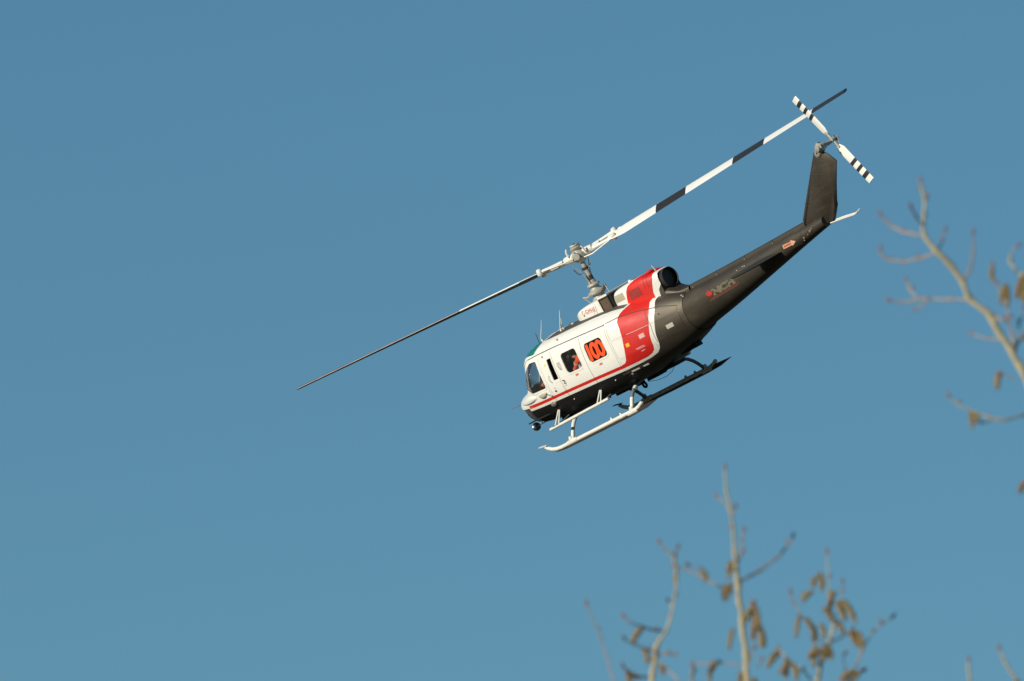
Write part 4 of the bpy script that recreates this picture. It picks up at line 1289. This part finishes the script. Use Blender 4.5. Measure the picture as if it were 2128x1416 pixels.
# seats and instrument panel
for s_ in (-1, 1):
    mb = MB(); mb.box((2.30, .55*s_, 1.35), (.12, .50, .85), 0, Matrix.Rotation(math.radians(8), 3, 'Y')); mb.box((2.05, .55*s_, 1.0), (.5, .48, .12)); mb.box((2.08,.55*s_,.9),(.3,.3,.15)); mb.build('pilot_seat', M_SEAT, heli)
mb = MB()
mb.box((3.68,-.80,1.02),(.5,.5,.08)); mb.box((3.96,-.80,1.30),(.06,.5,.6)); mb.box((3.68,-.8,.92),(.4,.4,.14)); mb.build('cabin_seat', M_SEAT, heli)
mb = MB(); mb.box((1.40,0,1.40),(.14,1.10,.26)); mb.box((1.36,0,1.54),(.24,1.16,.03)); mb.box((1.45,-.50,1.22),(.25,.30,.25)); mb.build('instrument_panel', M_SEAT, heli)

# ================================================================== PEOPLE
def skin_body(name, verts, edges, radii, mats, parent, root=0, sub=1):
    me = bpy.data.meshes.new(name)
    me.from_pydata([tuple(v) for v in verts], edges, [])
    for m in mats: me.materials.append(m)
    o = bpy.data.objects.new(name, me); COL.objects.link(o)
    md = o.modifiers.new('Skin', 'SKIN'); md.use_smooth_shade = True
    ss = o.modifiers.new('Subsurf', 'SUBSURF'); ss.levels = sub; ss.render_levels = sub
    for i, r in enumerate(radii):
        sv = me.skin_vertices[0].data[i]
        sv.radius = r if hasattr(r, '__len__') else (r, r)
        sv.use_root = (i == root)
    if parent: o.parent = parent
    return o

def person(name, J, label, cap=True, beard=False):
    """J: joints in helicopter coordinates, facing -x"""
    V, E_, Rr = [], [], []
    idx = {}
    def add(k, p, r, par=None):
        idx[k] = len(V); V.append(Vector(p)); Rr.append(r)
        if par is not None: E_.append((idx[par], idx[k]))
    add('pelvis', J['pelvis'], (.14, .12))
    add('waist', Vector(J['pelvis']).lerp(Vector(J['chest']), .5), (.13, .11), 'pelvis')
    add('chest', J['chest'], (.15, .12), 'waist')
    add('neck0', Vector(J['chest']).lerp(Vector(J['neck']), .6), (.10, .08), 'chest')
    add('neck', J['neck'], .055, 'neck0')
    h = Vector(J['head'])
    add('jaw', Vector(J['neck']).lerp(h, .5), .065, 'neck')
    add('head', h, (.085, .095), 'jaw'); add('crown', h + Vector((.01, 0, .07)), .07, 'head')
    for s_, n in ((-1, 'l'), (1, 'r')):
        add('sh' + n, J['sh' + n], .068, 'neck0')
        add('el' + n, J['el' + n], .047, 'sh' + n)
        add('wr' + n, J['wr' + n], .030, 'el' + n)
        w, e = Vector(J['wr' + n]), Vector(J['el' + n])
        d = (w - e).normalized(); sd = Vector((0, 1, 0)); sd = (sd - d * sd.dot(d)).normalized(); dn = d.cross(sd)
        if dn.z > 0: dn = -dn
        add('pa' + n, w + d * .05, (.040, .022), 'wr' + n)
        for k, (off, L) in enumerate(((-.032, .072), (-.011, .082), (.011, .078), (.031, .062))):
            b = w + d * .085 + sd * off
            add(f'f{n}{k}a', b, .010, 'pa' + n)
            add(f'f{n}{k}b', b + d * L * .45 + dn * .012, .009, f'f{n}{k}a')
            add(f'f{n}{k}c', b + d * L * .75 + dn * .042, .008, f'f{n}{k}b')
        add(f't{n}a', w + d * .035 - sd * .035 * s_ * -1 + dn * .015, .011, 'pa' + n)
        add(f't{n}b', w + d * .075 - sd * .050 * s_ * -1 + dn * .035, .009, f't{n}a')
        add('hi' + n, J['hi' + n], .085, 'pelvis')
        add('kn' + n, J['kn' + n], .062, 'hi' + n)
        add('an' + n, J['an' + n], .042, 'kn' + n)
        add('to' + n, Vector(J['an' + n]) + Vector((-.16, 0, -.05)), .035, 'an' + n)
    base = skin_body(name, V, E_, Rr, [M_SKIN], None, 0, 1)
    bpy.context.view_layer.update()
    base.matrix_world = HELI
    tag(base, label, 'person')
    # coverall
    V2, E2, R2, id2 = [], [], [], {}
    def add2(k, p, r, par=None):
        id2[k] = len(V2); V2.append(Vector(p)); R2.append(r)
        if par is not None: E2.append((id2[par], id2[k]))
    add2('pelvis', V[idx['pelvis']], (.165, .145)); add2('waist', V[idx['waist']], (.15, .13), 'pelvis'); add2('chest', V[idx['chest']], (.175, .145), 'waist')
    add2('neck0', V[idx['neck0']], (.115, .095), 'chest'); add2('collar', V[idx['neck0']].lerp(V[idx['neck']], .6), .075, 'neck0')
    for n in 'lr':
        add2('sh' + n, V[idx['sh' + n]], .088, 'neck0'); add2('el' + n, V[idx['el' + n]], .066, 'sh' + n)
        add2('wr' + n, V[idx['el' + n]].lerp(V[idx['wr' + n]], .95), .045, 'el' + n)
        add2('hi' + n, V[idx['hi' + n]], .105, 'pelvis'); add2('kn' + n, V[idx['kn' + n]], .082, 'hi' + n); add2('an' + n, V[idx['kn' + n]].lerp(V[idx['an' + n]], .95), .06, 'kn' + n)
    skin_body('coverall', V2, E2, R2, [M_CUFF], base, 0, 1)
    # reflective bands on the near sleeve
    mb = MB()
    s0, e0, w0 = Vector(J['shl']), Vector(J['ell']), Vector(J['wrl'])
    mb.tube([s0.lerp(e0, .50), s0.lerp(e0, .64)], [.084, .080], 10); mb.tube([e0.lerp(w0, .2), e0.lerp(w0, .3)], [.066, .063], 10)
    mb.build('reflective_band', M_REFL, base)
    # face, hair, headset
    mb = MB()
    mb.lathe(h + Vector((-.075, 0, .0)), (-1, 0, -.35), [(0, .022), (.02, .016), (.038, .009), (.042, .001)], 8); mb.build('nose', M_SKIN, base)
    for s_ in (-1, 1):
        mb = MB(); mb.ball(h + Vector((-.082, .032 * s_, .022)), (.012, .014, .009), 8); eye = mb.build('eye', M_MIC, base)
        mb = MB(); mb.ball(h + Vector((-.0925, .032 * s_, .022)), (.004, .006, .006), 6); mb.build('pupil', M_HAIR, eye)
        mb = MB(); mb.ball(h + Vector((.005, .088 * s_, .0)), (.022, .014, .034), 8); mb.build('ear', M_SKIN, base)
    mb = MB(); mb.ball(h + Vector((-.078, 0, -.048)), (.016, .026, .008), 8); mb.build('mouth', M_DRED, base)
    mb = MB(); mb.ball(h + Vector((.025, 0, .035)), (.098, .094, .105), 12); mb.build('hair', M_HAIR, base)
    if cap:
        mb = MB(); mb.ball(h + Vector((.0, 0, .07)), (.112, .100, .085), 14); mb.box(h + Vector((-.125, 0, .07)), (.09, .13, .012)); mb.build('cap', M_CAP, base)
    hs = MB()
    for s_ in (-1, 1): hs.lathe(h + Vector((.01, .085 * s_, .0)), (0, s_, 0), [(0, .048), (.02, .05), (.035, .035), (.036, .001)], 12)
    hs.tube([h + Vector((.01, .1 * math.cos(a), .125 * math.sin(a))) for a in [math.pi * k / 10 for k in range(11)]], .010, 6)
    hs.tube([h + Vector((0, -.11, -.02)), h + Vector((-.08, -.10, -.07)), h + Vector((-.13, -.04, -.065))], .006, 6)
    hso = hs.build('headset', M_RUB, base)
    mb = MB(); mb.ball(h + Vector((-.135, -.035, -.065)), (.022, .022, .020), 8); mb.build('microphone', M_MIC, hso)
    return base

person('person', dict(pelvis=(3.74,-.88,1.20), chest=(3.64,-.91,1.48), neck=(3.46,-.96,1.70), head=(3.30,-1.0,1.79),
       shl=(3.52,-1.03,1.67), ell=(3.33,-1.05,1.49), wrl=(3.15,-1.0,1.39), shr=(3.50,-.66,1.66), elr=(3.28,-.62,1.47), wrr=(3.10,-.80,1.44),
       hil=(3.62,-.94,1.16), knl=(3.02,-.98,1.41), anl=(3.02,-.96,.98), hir=(3.62,-.70,1.16), knr=(3.12,-.68,1.30), anr=(3.08,-.66,.96)),
       'person in orange coverall and green cap, leaning forward behind the square cabin window')
person('person', dict(pelvis=(2.16,-.55,1.16), chest=(2.14,-.55,1.46), neck=(2.10,-.55,1.70), head=(2.05,-.55,1.84),
       shl=(2.10,-.76,1.66), ell=(1.98,-.90,1.46), wrl=(1.76,-.84,1.46), shr=(2.10,-.34,1.64), elr=(1.98,-.28,1.42), wrr=(1.74,-.42,1.40),
       hil=(2.10,-.66,1.12), knl=(1.68,-.74,1.26), anl=(1.42,-.74,.95), hir=(2.10,-.42,1.12), knr=(1.68,-.38,1.24), anr=(1.42,-.40,.95)),
       'person in orange at the controls, half hidden behind the bubble window', cap=False)

# ================================================================== TREES
TREES = {
 'one': dict(join=(1.056, -2.2, 0.0311), limbs=[
  ( [(1.067, -1.89, 0.02), (1.091, -1.712, 0.0177), (1.082, -1.601, 0.0144), (1.076, -1.446, 0.0133), (1.062, -1.291, 0.0122), (1.04, -1.125, 0.0111), (1.034, -1.047, 0.01), (1.027, -0.98, 0.0089), (1.02, -0.869, 0.0075), (1.007, -0.781, 0.0067), (0.989, -0.692, 0.0058), (0.983, -0.614, 0.0049), (0.983, -0.586, 0.0035)] , 0 ),
  ( [(0.996, -0.754, 0.0044), (0.967, -0.736, 0.0044), (0.943, -0.719, 0.0044)] , 0.1 ),
  ( [(1.009, -0.807, 0.0044), (1.025, -0.785, 0.0044), (1.031, -0.767, 0.0033)] , -0.1 ),
  ( [(1.034, -1.042, 0.0055), (1.056, -0.98, 0.0055), (1.065, -0.925, 0.0044), (1.069, -0.876, 0.0044)] , 0.15 ),
  ( [(1.051, -1.109, 0.0067), (1.145, -1.06, 0.0067), (1.233, -0.991, 0.0058), (1.278, -0.936, 0.0051), (1.295, -0.905, 0.004)] , 0.2 ),
  ( [(1.025, -1.162, 0.0049), (0.967, -1.14, 0.0049), (0.901, -1.102, 0.0049), (0.834, -1.069, 0.0044), (0.763, -1.047, 0.0044)] , 0.1 ),
  ( [(1.067, -1.89, 0.0155), (0.745, -1.757, 0.0133), (0.639, -1.624, 0.0122), (0.648, -1.535, 0.0111), (0.663, -1.424, 0.01), (0.676, -1.386, 0.0078), (0.712, -1.335, 0.0067), (0.734, -1.269, 0.0053), (0.75, -1.18, 0.0049), (0.759, -1.125, 0.0049), (0.754, -1.047, 0.0049), (0.739, -0.991, 0.0044), (0.712, -0.969, 0.0038), (0.679, -0.932, 0.0035)] , -0.3 ),
  ( [(0.752, -1.029, 0.0044), (0.754, -0.991, 0.004), (0.765, -0.954, 0.0035)] , -0.3 ),
  ( [(0.75, -1.202, 0.0031), (0.719, -1.202, 0.0031)] , -0.3 ),
  ( [(0.867, -1.091, 0.0027), (0.883, -1.058, 0.0035), (0.812, -1.038, 0.0027)] , 0 ),
  ( [(0.719, -1.344, 0.0053), (0.657, -1.335, 0.0053), (0.601, -1.32, 0.0049), (0.55, -1.302, 0.0038), (0.515, -1.273, 0.0038)] , -0.25 ),
  ( [(0.668, -1.435, 0.0049), (0.623, -1.424, 0.0044), (0.579, -1.406, 0.004), (0.517, -1.377, 0.0035)] , -0.35 ),
  ( [(0.67, -1.442, 0.0053), (0.712, -1.442, 0.0053), (0.752, -1.451, 0.0058)] , -0.2 ),
  ( [(0.65, -1.553, 0.0058), (0.59, -1.55, 0.0053), (0.541, -1.539, 0.0053), (0.512, -1.504, 0.0044)] , -0.2 ),
  ( [(0.679, -1.479, 0.0044), (0.719, -1.517, 0.0044), (0.761, -1.561, 0.0044), (0.79, -1.624, 0.0044)] , -0.4 ),
  ( [(1.076, -1.495, 0.004), (0.967, -1.486, 0.004), (0.878, -1.491, 0.004), (0.836, -1.491, 0.0044)] , 0.1 ),
  ( [(0.836, -1.491, 0.0058), (0.83, -1.535, 0.0058), (0.83, -1.624, 0.0058)] , 0.1 ),
  ( [(1.067, -1.89, 0.0155), (1.233, -1.779, 0.0111), (1.366, -1.69, 0.0111), (1.402, -1.601, 0.01), (1.415, -1.535, 0.0089), (1.428, -1.468, 0.0089), (1.433, -1.424, 0.0075), (1.459, -1.391, 0.0067), (1.479, -1.331, 0.0067), (1.484, -1.302, 0.0062), (1.466, -1.269, 0.0055), (1.459, -1.202, 0.0044), (1.457, -1.091, 0.004), (1.453, -1.025, 0.0035), (1.451, -0.976, 0.0035)] , 0.4 ),
  ( [(1.437, -1.406, 0.004), (1.388, -1.335, 0.004), (1.333, -1.269, 0.004), (1.304, -1.213, 0.0035), (1.284, -1.162, 0.004)] , 0.5 ),
  ( [(1.484, -1.295, 0.0035), (1.51, -1.224, 0.0035), (1.519, -1.158, 0.0033), (1.524, -1.113, 0.0033)] , 0.3 ),
  ( [(1.433, -1.406, 0.0044), (1.488, -1.384, 0.0049), (1.544, -1.353, 0.0044), (1.57, -1.331, 0.0058)] , 0.3 ),
  ( [(1.366, -1.69, 0.0067), (1.533, -1.624, 0.0055), (1.57, -1.546, 0.0055), (1.588, -1.491, 0.0049), (1.615, -1.424, 0.0049), (1.659, -1.346, 0.0044), (1.71, -1.302, 0.0044), (1.757, -1.275, 0.0035)] , 0.5 ),
  ( [(1.402, -1.59, 0.0049), (1.34, -1.517, 0.0049), (1.273, -1.473, 0.0053), (1.227, -1.42, 0.0044)] , 0.3 ),
  ( [(1.575, -1.539, 0.0044), (1.606, -1.526, 0.0049), (1.628, -1.522, 0.0053)] , 0.5 ),
  ( [(1.078, -1.535, 0.0044), (1.111, -1.424, 0.004), (1.127, -1.335, 0.0044), (1.118, -1.247, 0.0044), (1.107, -1.215, 0.0044)] , -0.2 ),
  ( [(1.089, -1.28, 0.004), (1.118, -1.215, 0.004)] , 0 ),
  ( [(0.745, -1.757, 0.0067), (0.501, -1.646, 0.0053), (0.479, -1.601, 0.0049), (0.439, -1.468, 0.0044), (0.397, -1.335, 0.004), (0.368, -1.28, 0.0035), (0.344, -1.215, 0.004)] , 0.6 ),
  ( [(1.133, -1.513, 0.0027), (1.149, -1.473, 0.0035)] , 0 ),
  ( [(1.555, -1.413, 0.0031), (1.526, -1.451, 0.0027), (1.537, -1.524, 0.0031)] , 0.3 ),
  ], catkins=[
   (0.759, -1.06, 0.759, -1.133) ,   (0.874, -1.06, 0.887, -1.113) ,   (1.016, -1.118, 0.987, -1.193) ,   (1.005, -1.02, 1.009, -1.087) ,   (1.018, -1.326, 0.996, -1.428) ,   (0.606, -1.32, 0.548, -1.402) ,   (0.601, -1.415, 0.623, -1.491) ,   (0.53, -1.517, 0.55, -1.588) ,   (0.925, -1.486, 0.912, -1.575) ,   (0.918, -1.482, 0.949, -1.499) ,   (1.118, -1.215, 1.074, -1.302) ,   (1.118, -1.22, 1.136, -1.34) ,   (1.131, -1.28, 1.105, -1.38) ,   (1.14, -1.313, 1.171, -1.413) ,   (1.415, -1.069, 1.428, -1.153) ,   (1.388, -1.153, 1.335, -1.207) ,   (1.471, -1.153, 1.462, -1.238) ,   (1.459, -1.229, 1.475, -1.295) ,   (1.495, -1.202, 1.544, -1.291) ,   (1.326, -1.264, 1.304, -1.371) ,   (1.353, -1.278, 1.393, -1.34) ,   (1.42, -1.304, 1.437, -1.375) ,   (1.495, -1.291, 1.513, -1.322) ,   (1.411, -1.411, 1.36, -1.468) ,   (1.402, -1.42, 1.386, -1.508) ,   (1.451, -1.402, 1.479, -1.473) ,   (1.424, -1.424, 1.428, -1.482) ,   (1.566, -1.331, 1.601, -1.415) ,   (1.555, -1.344, 1.588, -1.397) ,   (1.229, -1.428, 1.182, -1.495) ,   (1.26, -1.468, 1.273, -1.561) ,   (1.289, -1.491, 1.313, -1.566) ,   (1.278, -1.477, 1.247, -1.544) ,   (1.584, -1.522, 1.504, -1.561) ,   (1.606, -1.53, 1.557, -1.579) ,   (1.113, -1.553, 1.127, -1.601) ,   (1.056, -1.524, 1.047, -1.59) ,   (0.683, -1.486, 0.701, -1.544) ,   (0.546, -1.544, 0.59, -1.553) ,   (0.67, -1.446, 0.639, -1.486) ,]),
 'two': dict(join=(2.786, -1.424, 0.0311), limbs=[
  ( [(2.697, -1.091, 0.0244), (2.531, -0.648, 0.02), (2.409, -0.271, 0.0166), (2.338, -0.115, 0.0144), (2.298, -0.038, 0.0133), (2.242, 0.04, 0.0133), (2.187, 0.129, 0.0122), (2.109, 0.195, 0.0111), (2.076, 0.273, 0.0111), (2.021, 0.35, 0.012), (1.954, 0.417, 0.0111), (1.91, 0.472, 0.0093), (1.894, 0.506, 0.008), (1.899, 0.572, 0.0067), (1.903, 0.639, 0.0058), (1.888, 0.701, 0.0058), (1.883, 0.736, 0.004)] , 0 ),
  ( [(1.91, 0.484, 0.0053), (1.854, 0.49, 0.0053), (1.799, 0.501, 0.0058), (1.759, 0.523, 0.0058), (1.726, 0.55, 0.0049), (1.697, 0.581, 0.0049)] , 0.2 ),
  ( [(1.899, 0.528, 0.0044), (1.863, 0.572, 0.0049), (1.837, 0.617, 0.0062)] , -0.2 ),
  ( [(1.903, 0.628, 0.0044), (1.912, 0.661, 0.0049)] , 0 ),
  ( [(1.954, 0.406, 0.0058), (1.888, 0.379, 0.0053), (1.81, 0.362, 0.0053), (1.739, 0.37, 0.0049), (1.701, 0.395, 0.0058), (1.699, 0.421, 0.0044)] , 0.2 ),
  ( [(1.965, 0.417, 0.0044), (1.987, 0.461, 0.0044), (1.998, 0.51, 0.004)] , 0.3 ),
  ( [(2.083, 0.284, 0.0053), (2.116, 0.328, 0.0053), (2.127, 0.417, 0.0049), (2.125, 0.497, 0.0044)] , -0.1 ),
  ( [(2.116, 0.191, 0.0058), (2.01, 0.189, 0.0053), (1.899, 0.193, 0.0053), (1.81, 0.177, 0.0049), (1.739, 0.182, 0.0044)] , 0.2 ),
  ( [(1.872, 0.193, 0.0049), (1.837, 0.233, 0.0049), (1.817, 0.275, 0.0053)] , 0.2 ),
  ( [(1.925, 0.189, 0.004), (1.888, 0.16, 0.0044), (1.859, 0.138, 0.004)] , 0.2 ),
  ( [(2.254, 0.004, 0.0044), (2.187, 0.007, 0.0044), (2.12, 0.031, 0.0044)] , 0.3 ),
  ( [(2.431, 0.195, 0.0111), (2.376, 0.273, 0.0089), (2.324, 0.324, 0.0067), (2.293, 0.362, 0.0053), (2.305, 0.417, 0.0044), (2.333, 0.433, 0.004)] , 0.5 ),
  ( [(2.324, -0.082, 0.0067), (2.305, 0.018, 0.0058), (2.289, 0.106, 0.0058), (2.271, 0.195, 0.0049), (2.227, 0.262, 0.0044), (2.214, 0.346, 0.0044)] , 0.4 ),
  ( [(2.298, 0.084, 0.0049), (2.258, 0.095, 0.0049), (2.225, 0.111, 0.0053)] , 0.4 ),
  ( [(2.324, 0.018, 0.004), (2.342, 0.084, 0.004), (2.36, 0.151, 0.004)] , 0.4 ),
  ( [(2.316, -0.06, 0.0067), (2.333, -0.004, 0.0067), (2.36, 0.018, 0.0067), (2.409, 0.04, 0.0067)] , 0.2 ),
  ( [(2.531, -0.648, 0.0111), (2.409, -0.337, 0.0067), (2.36, -0.342, 0.0058), (2.276, -0.368, 0.0053), (2.209, -0.359, 0.0049), (2.12, -0.326, 0.0044), (2.054, -0.293, 0.0044), (2.014, -0.257, 0.0049)] , -0.2 ),
  ( [(2.214, -0.364, 0.0035), (2.165, -0.382, 0.004)] , -0.2 ),
  ( [(2.324, -0.177, 0.0035), (2.254, -0.155, 0.0035)] , 0 ),
  ( [(2.531, -0.648, 0.0089), (2.409, -0.614, 0.0058), (2.369, -0.652, 0.0053)] , 0 ),
  ], catkins=[
   (2.216, 0.346, 2.216, 0.271) ,   (2.28, 0.253, 2.273, 0.151) ,   (2.356, 0.302, 2.324, 0.191) ,   (2.378, 0.295, 2.364, 0.173) ,   (2.245, -0.146, 2.231, -0.226) ,   (2.112, -0.322, 2.129, -0.408) ,   (2.125, -0.326, 2.143, -0.382) ,   (2.364, -0.657, 2.338, -0.705) ,   (2.387, 0.018, 2.342, 0.007) ,]),
 'three': dict(join=(2.276, -2.422, 0.0311), limbs=[
  ( [(2.265, -2.2, 0.0155), (2.187, -1.978, 0.0111), (2.125, -1.757, 0.0075), (2.112, -1.624, 0.0067), (2.109, -1.535, 0.0062), (2.103, -1.502, 0.0067), (2.105, -1.473, 0.0049)] , 0 ),
  ( [(2.265, -2.2, 0.0133), (2.409, -1.89, 0.0089), (2.36, -1.624, 0.0067), (2.329, -1.566, 0.0062), (2.298, -1.524, 0.0058), (2.271, -1.479, 0.0053), (2.245, -1.42, 0.0058)] , 0.2 ),
  ], catkins=[
   (2.324, -1.561, 2.351, -1.624) ,]),
}

M_BARK = pmat('pale_tan_bark', (0.44, 0.38, 0.23), 0.85, var=0.35, vscale=6, bump=0.5, bscale=20)
M_TWIG = pmat('pinkish_grey_twig', (0.36, 0.27, 0.19), 0.8, var=0.35, vscale=9)
M_BUD = pmat('dark_red_bud', (0.26, 0.11, 0.085), 0.6, var=0.4, vscale=20)
M_CATKIN = pmat('olive_brown_catkin', (0.58, 0.43, 0.19), 0.95, var=0.5, vscale=30, bump=0.8, bscale=120)
M_CATKIN2 = pmat('rusty_catkin', (0.52, 0.32, 0.14), 0.95, var=0.5, vscale=30, bump=0.8, bscale=120)
cam_r = CAM.to_3x3()
def at60(u, w, d=0.0):
    """a point of the tree plane sixty metres off, d metres farther"""
    k = (60.0 + d) / 60.0
    return CAM @ Vector((u * k, w * k, -60.0 - d))
def catkin_mesh(name, seed, mat):
    rnd = random.Random(seed)
    mb = MB()
    L = 1.0
    bend = rnd.uniform(-.10, .10)
    pts, rr = [], []
    for i in range(9):
        t = i / 8
        pts.append((bend * math.sin(t * 2.5), 0.04 * math.sin(t * 4), -L * t))
        rr.append(.11 * math.sin(math.pi * min(1, .12 + t * .86)) ** .55 + .012)
    mb.tube(pts, rr, 7)
    for i in range(34):                     # scales
        t = rnd.random(); a = rnd.random() * 6.28
        c = Vector(pts[int(t * 8)]); r = rr[int(t * 8)]
        n = Vector((math.cos(a), math.sin(a), 0)); q = c + n * r * .9
        s_ = Vector((-n.y, n.x, 0)) * .05
        mb.add([q - s_, q + s_, q + n * .07 + Vector((0, 0, -.08))], [(0, 1, 2)])
    me = mb.mesh(name); me.materials.append(mat)
    return me
CATS = [catkin_mesh('catkin', s, M_CATKIN if s % 3 else M_CATKIN2) for s in range(1, 6)]
def bud_mesh():
    mb = MB(); mb.lathe((0, 0, 0), (0, 0, 1), [(0, .35), (.25, .5), (.55, .45), (.85, .2), (1, .01)], 7)
    me = mb.mesh('bud'); me.materials.append(M_BUD); return me
BUD = bud_mesh()
LABELS = dict(one='bare poplar top with three forked stems and hanging catkins, below the helicopter',
              two='leaning bare poplar limb with knobbly side twigs, reaching in right of the tail rotor',
              three='two bare budded twig tips of a poplar in the lower right corner')
rnd = random.Random(11)
for key, T in TREES.items():
    lim0 = T['limbs'][0][0][0]
    jx = T['join']
    base_p = at60(jx[0], jx[1])
    root = bpy.data.objects.new('poplar_tree', None); COL.objects.link(root)
    root.location = (base_p.x, base_p.y, 0)
    tag(root, LABELS[key], 'tree', 'bare poplars around the photographer')
    off = Vector(root.location)
    mb = MB()
    zt = base_p.z
    pts = [Vector((base_p.x + .25 * math.sin(t * 5 + len(key)), base_p.y + .15 * math.cos(t * 4), zt * t)) for t in (0, .05, .2, .4, .6, .8, .92)] + [base_p]
    mb.tube([p - off for p in pts], [.22, .16, .14, .12, .10, .075, .05, .032], 12)
    mb.build('trunk', M_BARK, root)
    starts = []
    for li, (L, dep) in enumerate(T['limbs']):
        P = [at60(u, w, dep * min(1, i / 3) if li and len(L) < 9 else dep * .5 * min(1, i)) for i, (u, w, r) in enumerate(L)]
        R_ = [r * (.86 if r < .009 else 1) for _, _, r in L]
        # knots and slight waviness between the given points
        Q, RQ = [], []
        for i in range(len(P) - 1):
            n = max(1, int((P[i + 1] - P[i]).length / .035))
            for k in range(n):
                t = k / n
                q = P[i].lerp(P[i + 1], t)
                rr = R_[i] + (R_[i + 1] - R_[i]) * t
                q += Vector([rnd.uniform(-1, 1) for _ in range(3)]) * rr * .28
                Q.append(q); RQ.append(rr * rnd.uniform(.86, 1.12) * (1.35 if k == 0 and i and rr > .004 else 1))
        Q.append(P[-1]); RQ.append(R_[-1] * .8)
        mb = MB(); mb.tube([q - off for q in Q], RQ, 8)
        big = max(R_) > .0075
        br = mb.build('branch', M_BARK if big else M_TWIG, root)
        if li == 0 and jx is not None:
            m2 = MB(); m2.tube([base_p - off, (base_p.lerp(P[0], .5)) - off, P[0] - off], [.032, .026, R_[0]], 10); m2.build('branch', M_BARK, root)
        # end bud and a few side buds
        def bud(p, dr, s_):
            o = bpy.data.objects.new('bud', BUD); COL.objects.link(o); o.parent = br
            o.location = p - off; o.scale = (s_ * .45, s_ * .45, s_)
            o.rotation_mode = 'QUATERNION'; o.rotation_quaternion = dr.to_track_quat('Z', 'Y')
        if True:
            d = (P[-1] - P[-2]).normalized()
            bud(P[-1] - d * .008, (d + Vector((0, 0, .5))).normalized(), .033)
        if len(Q) > 8:
            m3 = MB(); any_ = False
            for i in range(3, len(Q) - 2, 5):
                if rnd.random() < .6:
                    sd = Vector((rnd.choice((-1, 1)) * rnd.uniform(.5, 1), rnd.uniform(-.6, .6), rnd.uniform(.3, 1))).normalized()
                    m3.tube([Q[i] - off, Q[i] + sd * rnd.uniform(.012, .022) + sd * RQ[i] - off], [RQ[i] * 1.0 + .0012, .0022], 6); any_ = True
            if any_:
                sp_ = m3.build('twig_spur', M_BARK if big else M_TWIG, br); sp_['kind'] = 'stuff'
        for i in range(1, len(L) - 1):
            if R_[i] < .0078 and rnd.random() < .55:
                side = Vector((rnd.choice((-1, 1)), 0, .9)).normalized()
                bud(P[i] + side * R_[i] * .5, side, rnd.uniform(.018, .03))
    more = [(a_ + rnd.uniform(-.03, .03), b_ + rnd.uniform(-.02, .01), c_ + rnd.uniform(-.045, .045), d_ + rnd.uniform(-.03, .02)) for a_, b_, c_, d_ in T['catkins'] if rnd.random() < .55 and a_ > .9]
    for ci, (u0, w0, u1, w1) in enumerate(T['catkins'] + more):
        a, b = at60(u0, w0), at60(u1, w1)
        o = bpy.data.objects.new('catkin', CATS[ci % 5]); COL.objects.link(o); o.parent = root
        o.location = a - off
        d = (b - a); Ls = d.length
        wd = rnd.uniform(.085, .125)
        o.scale = (wd, wd, Ls)
        o.rotation_mode = 'QUATERNION'; o.rotation_quaternion = (-d).to_track_quat('Z', 'Y')
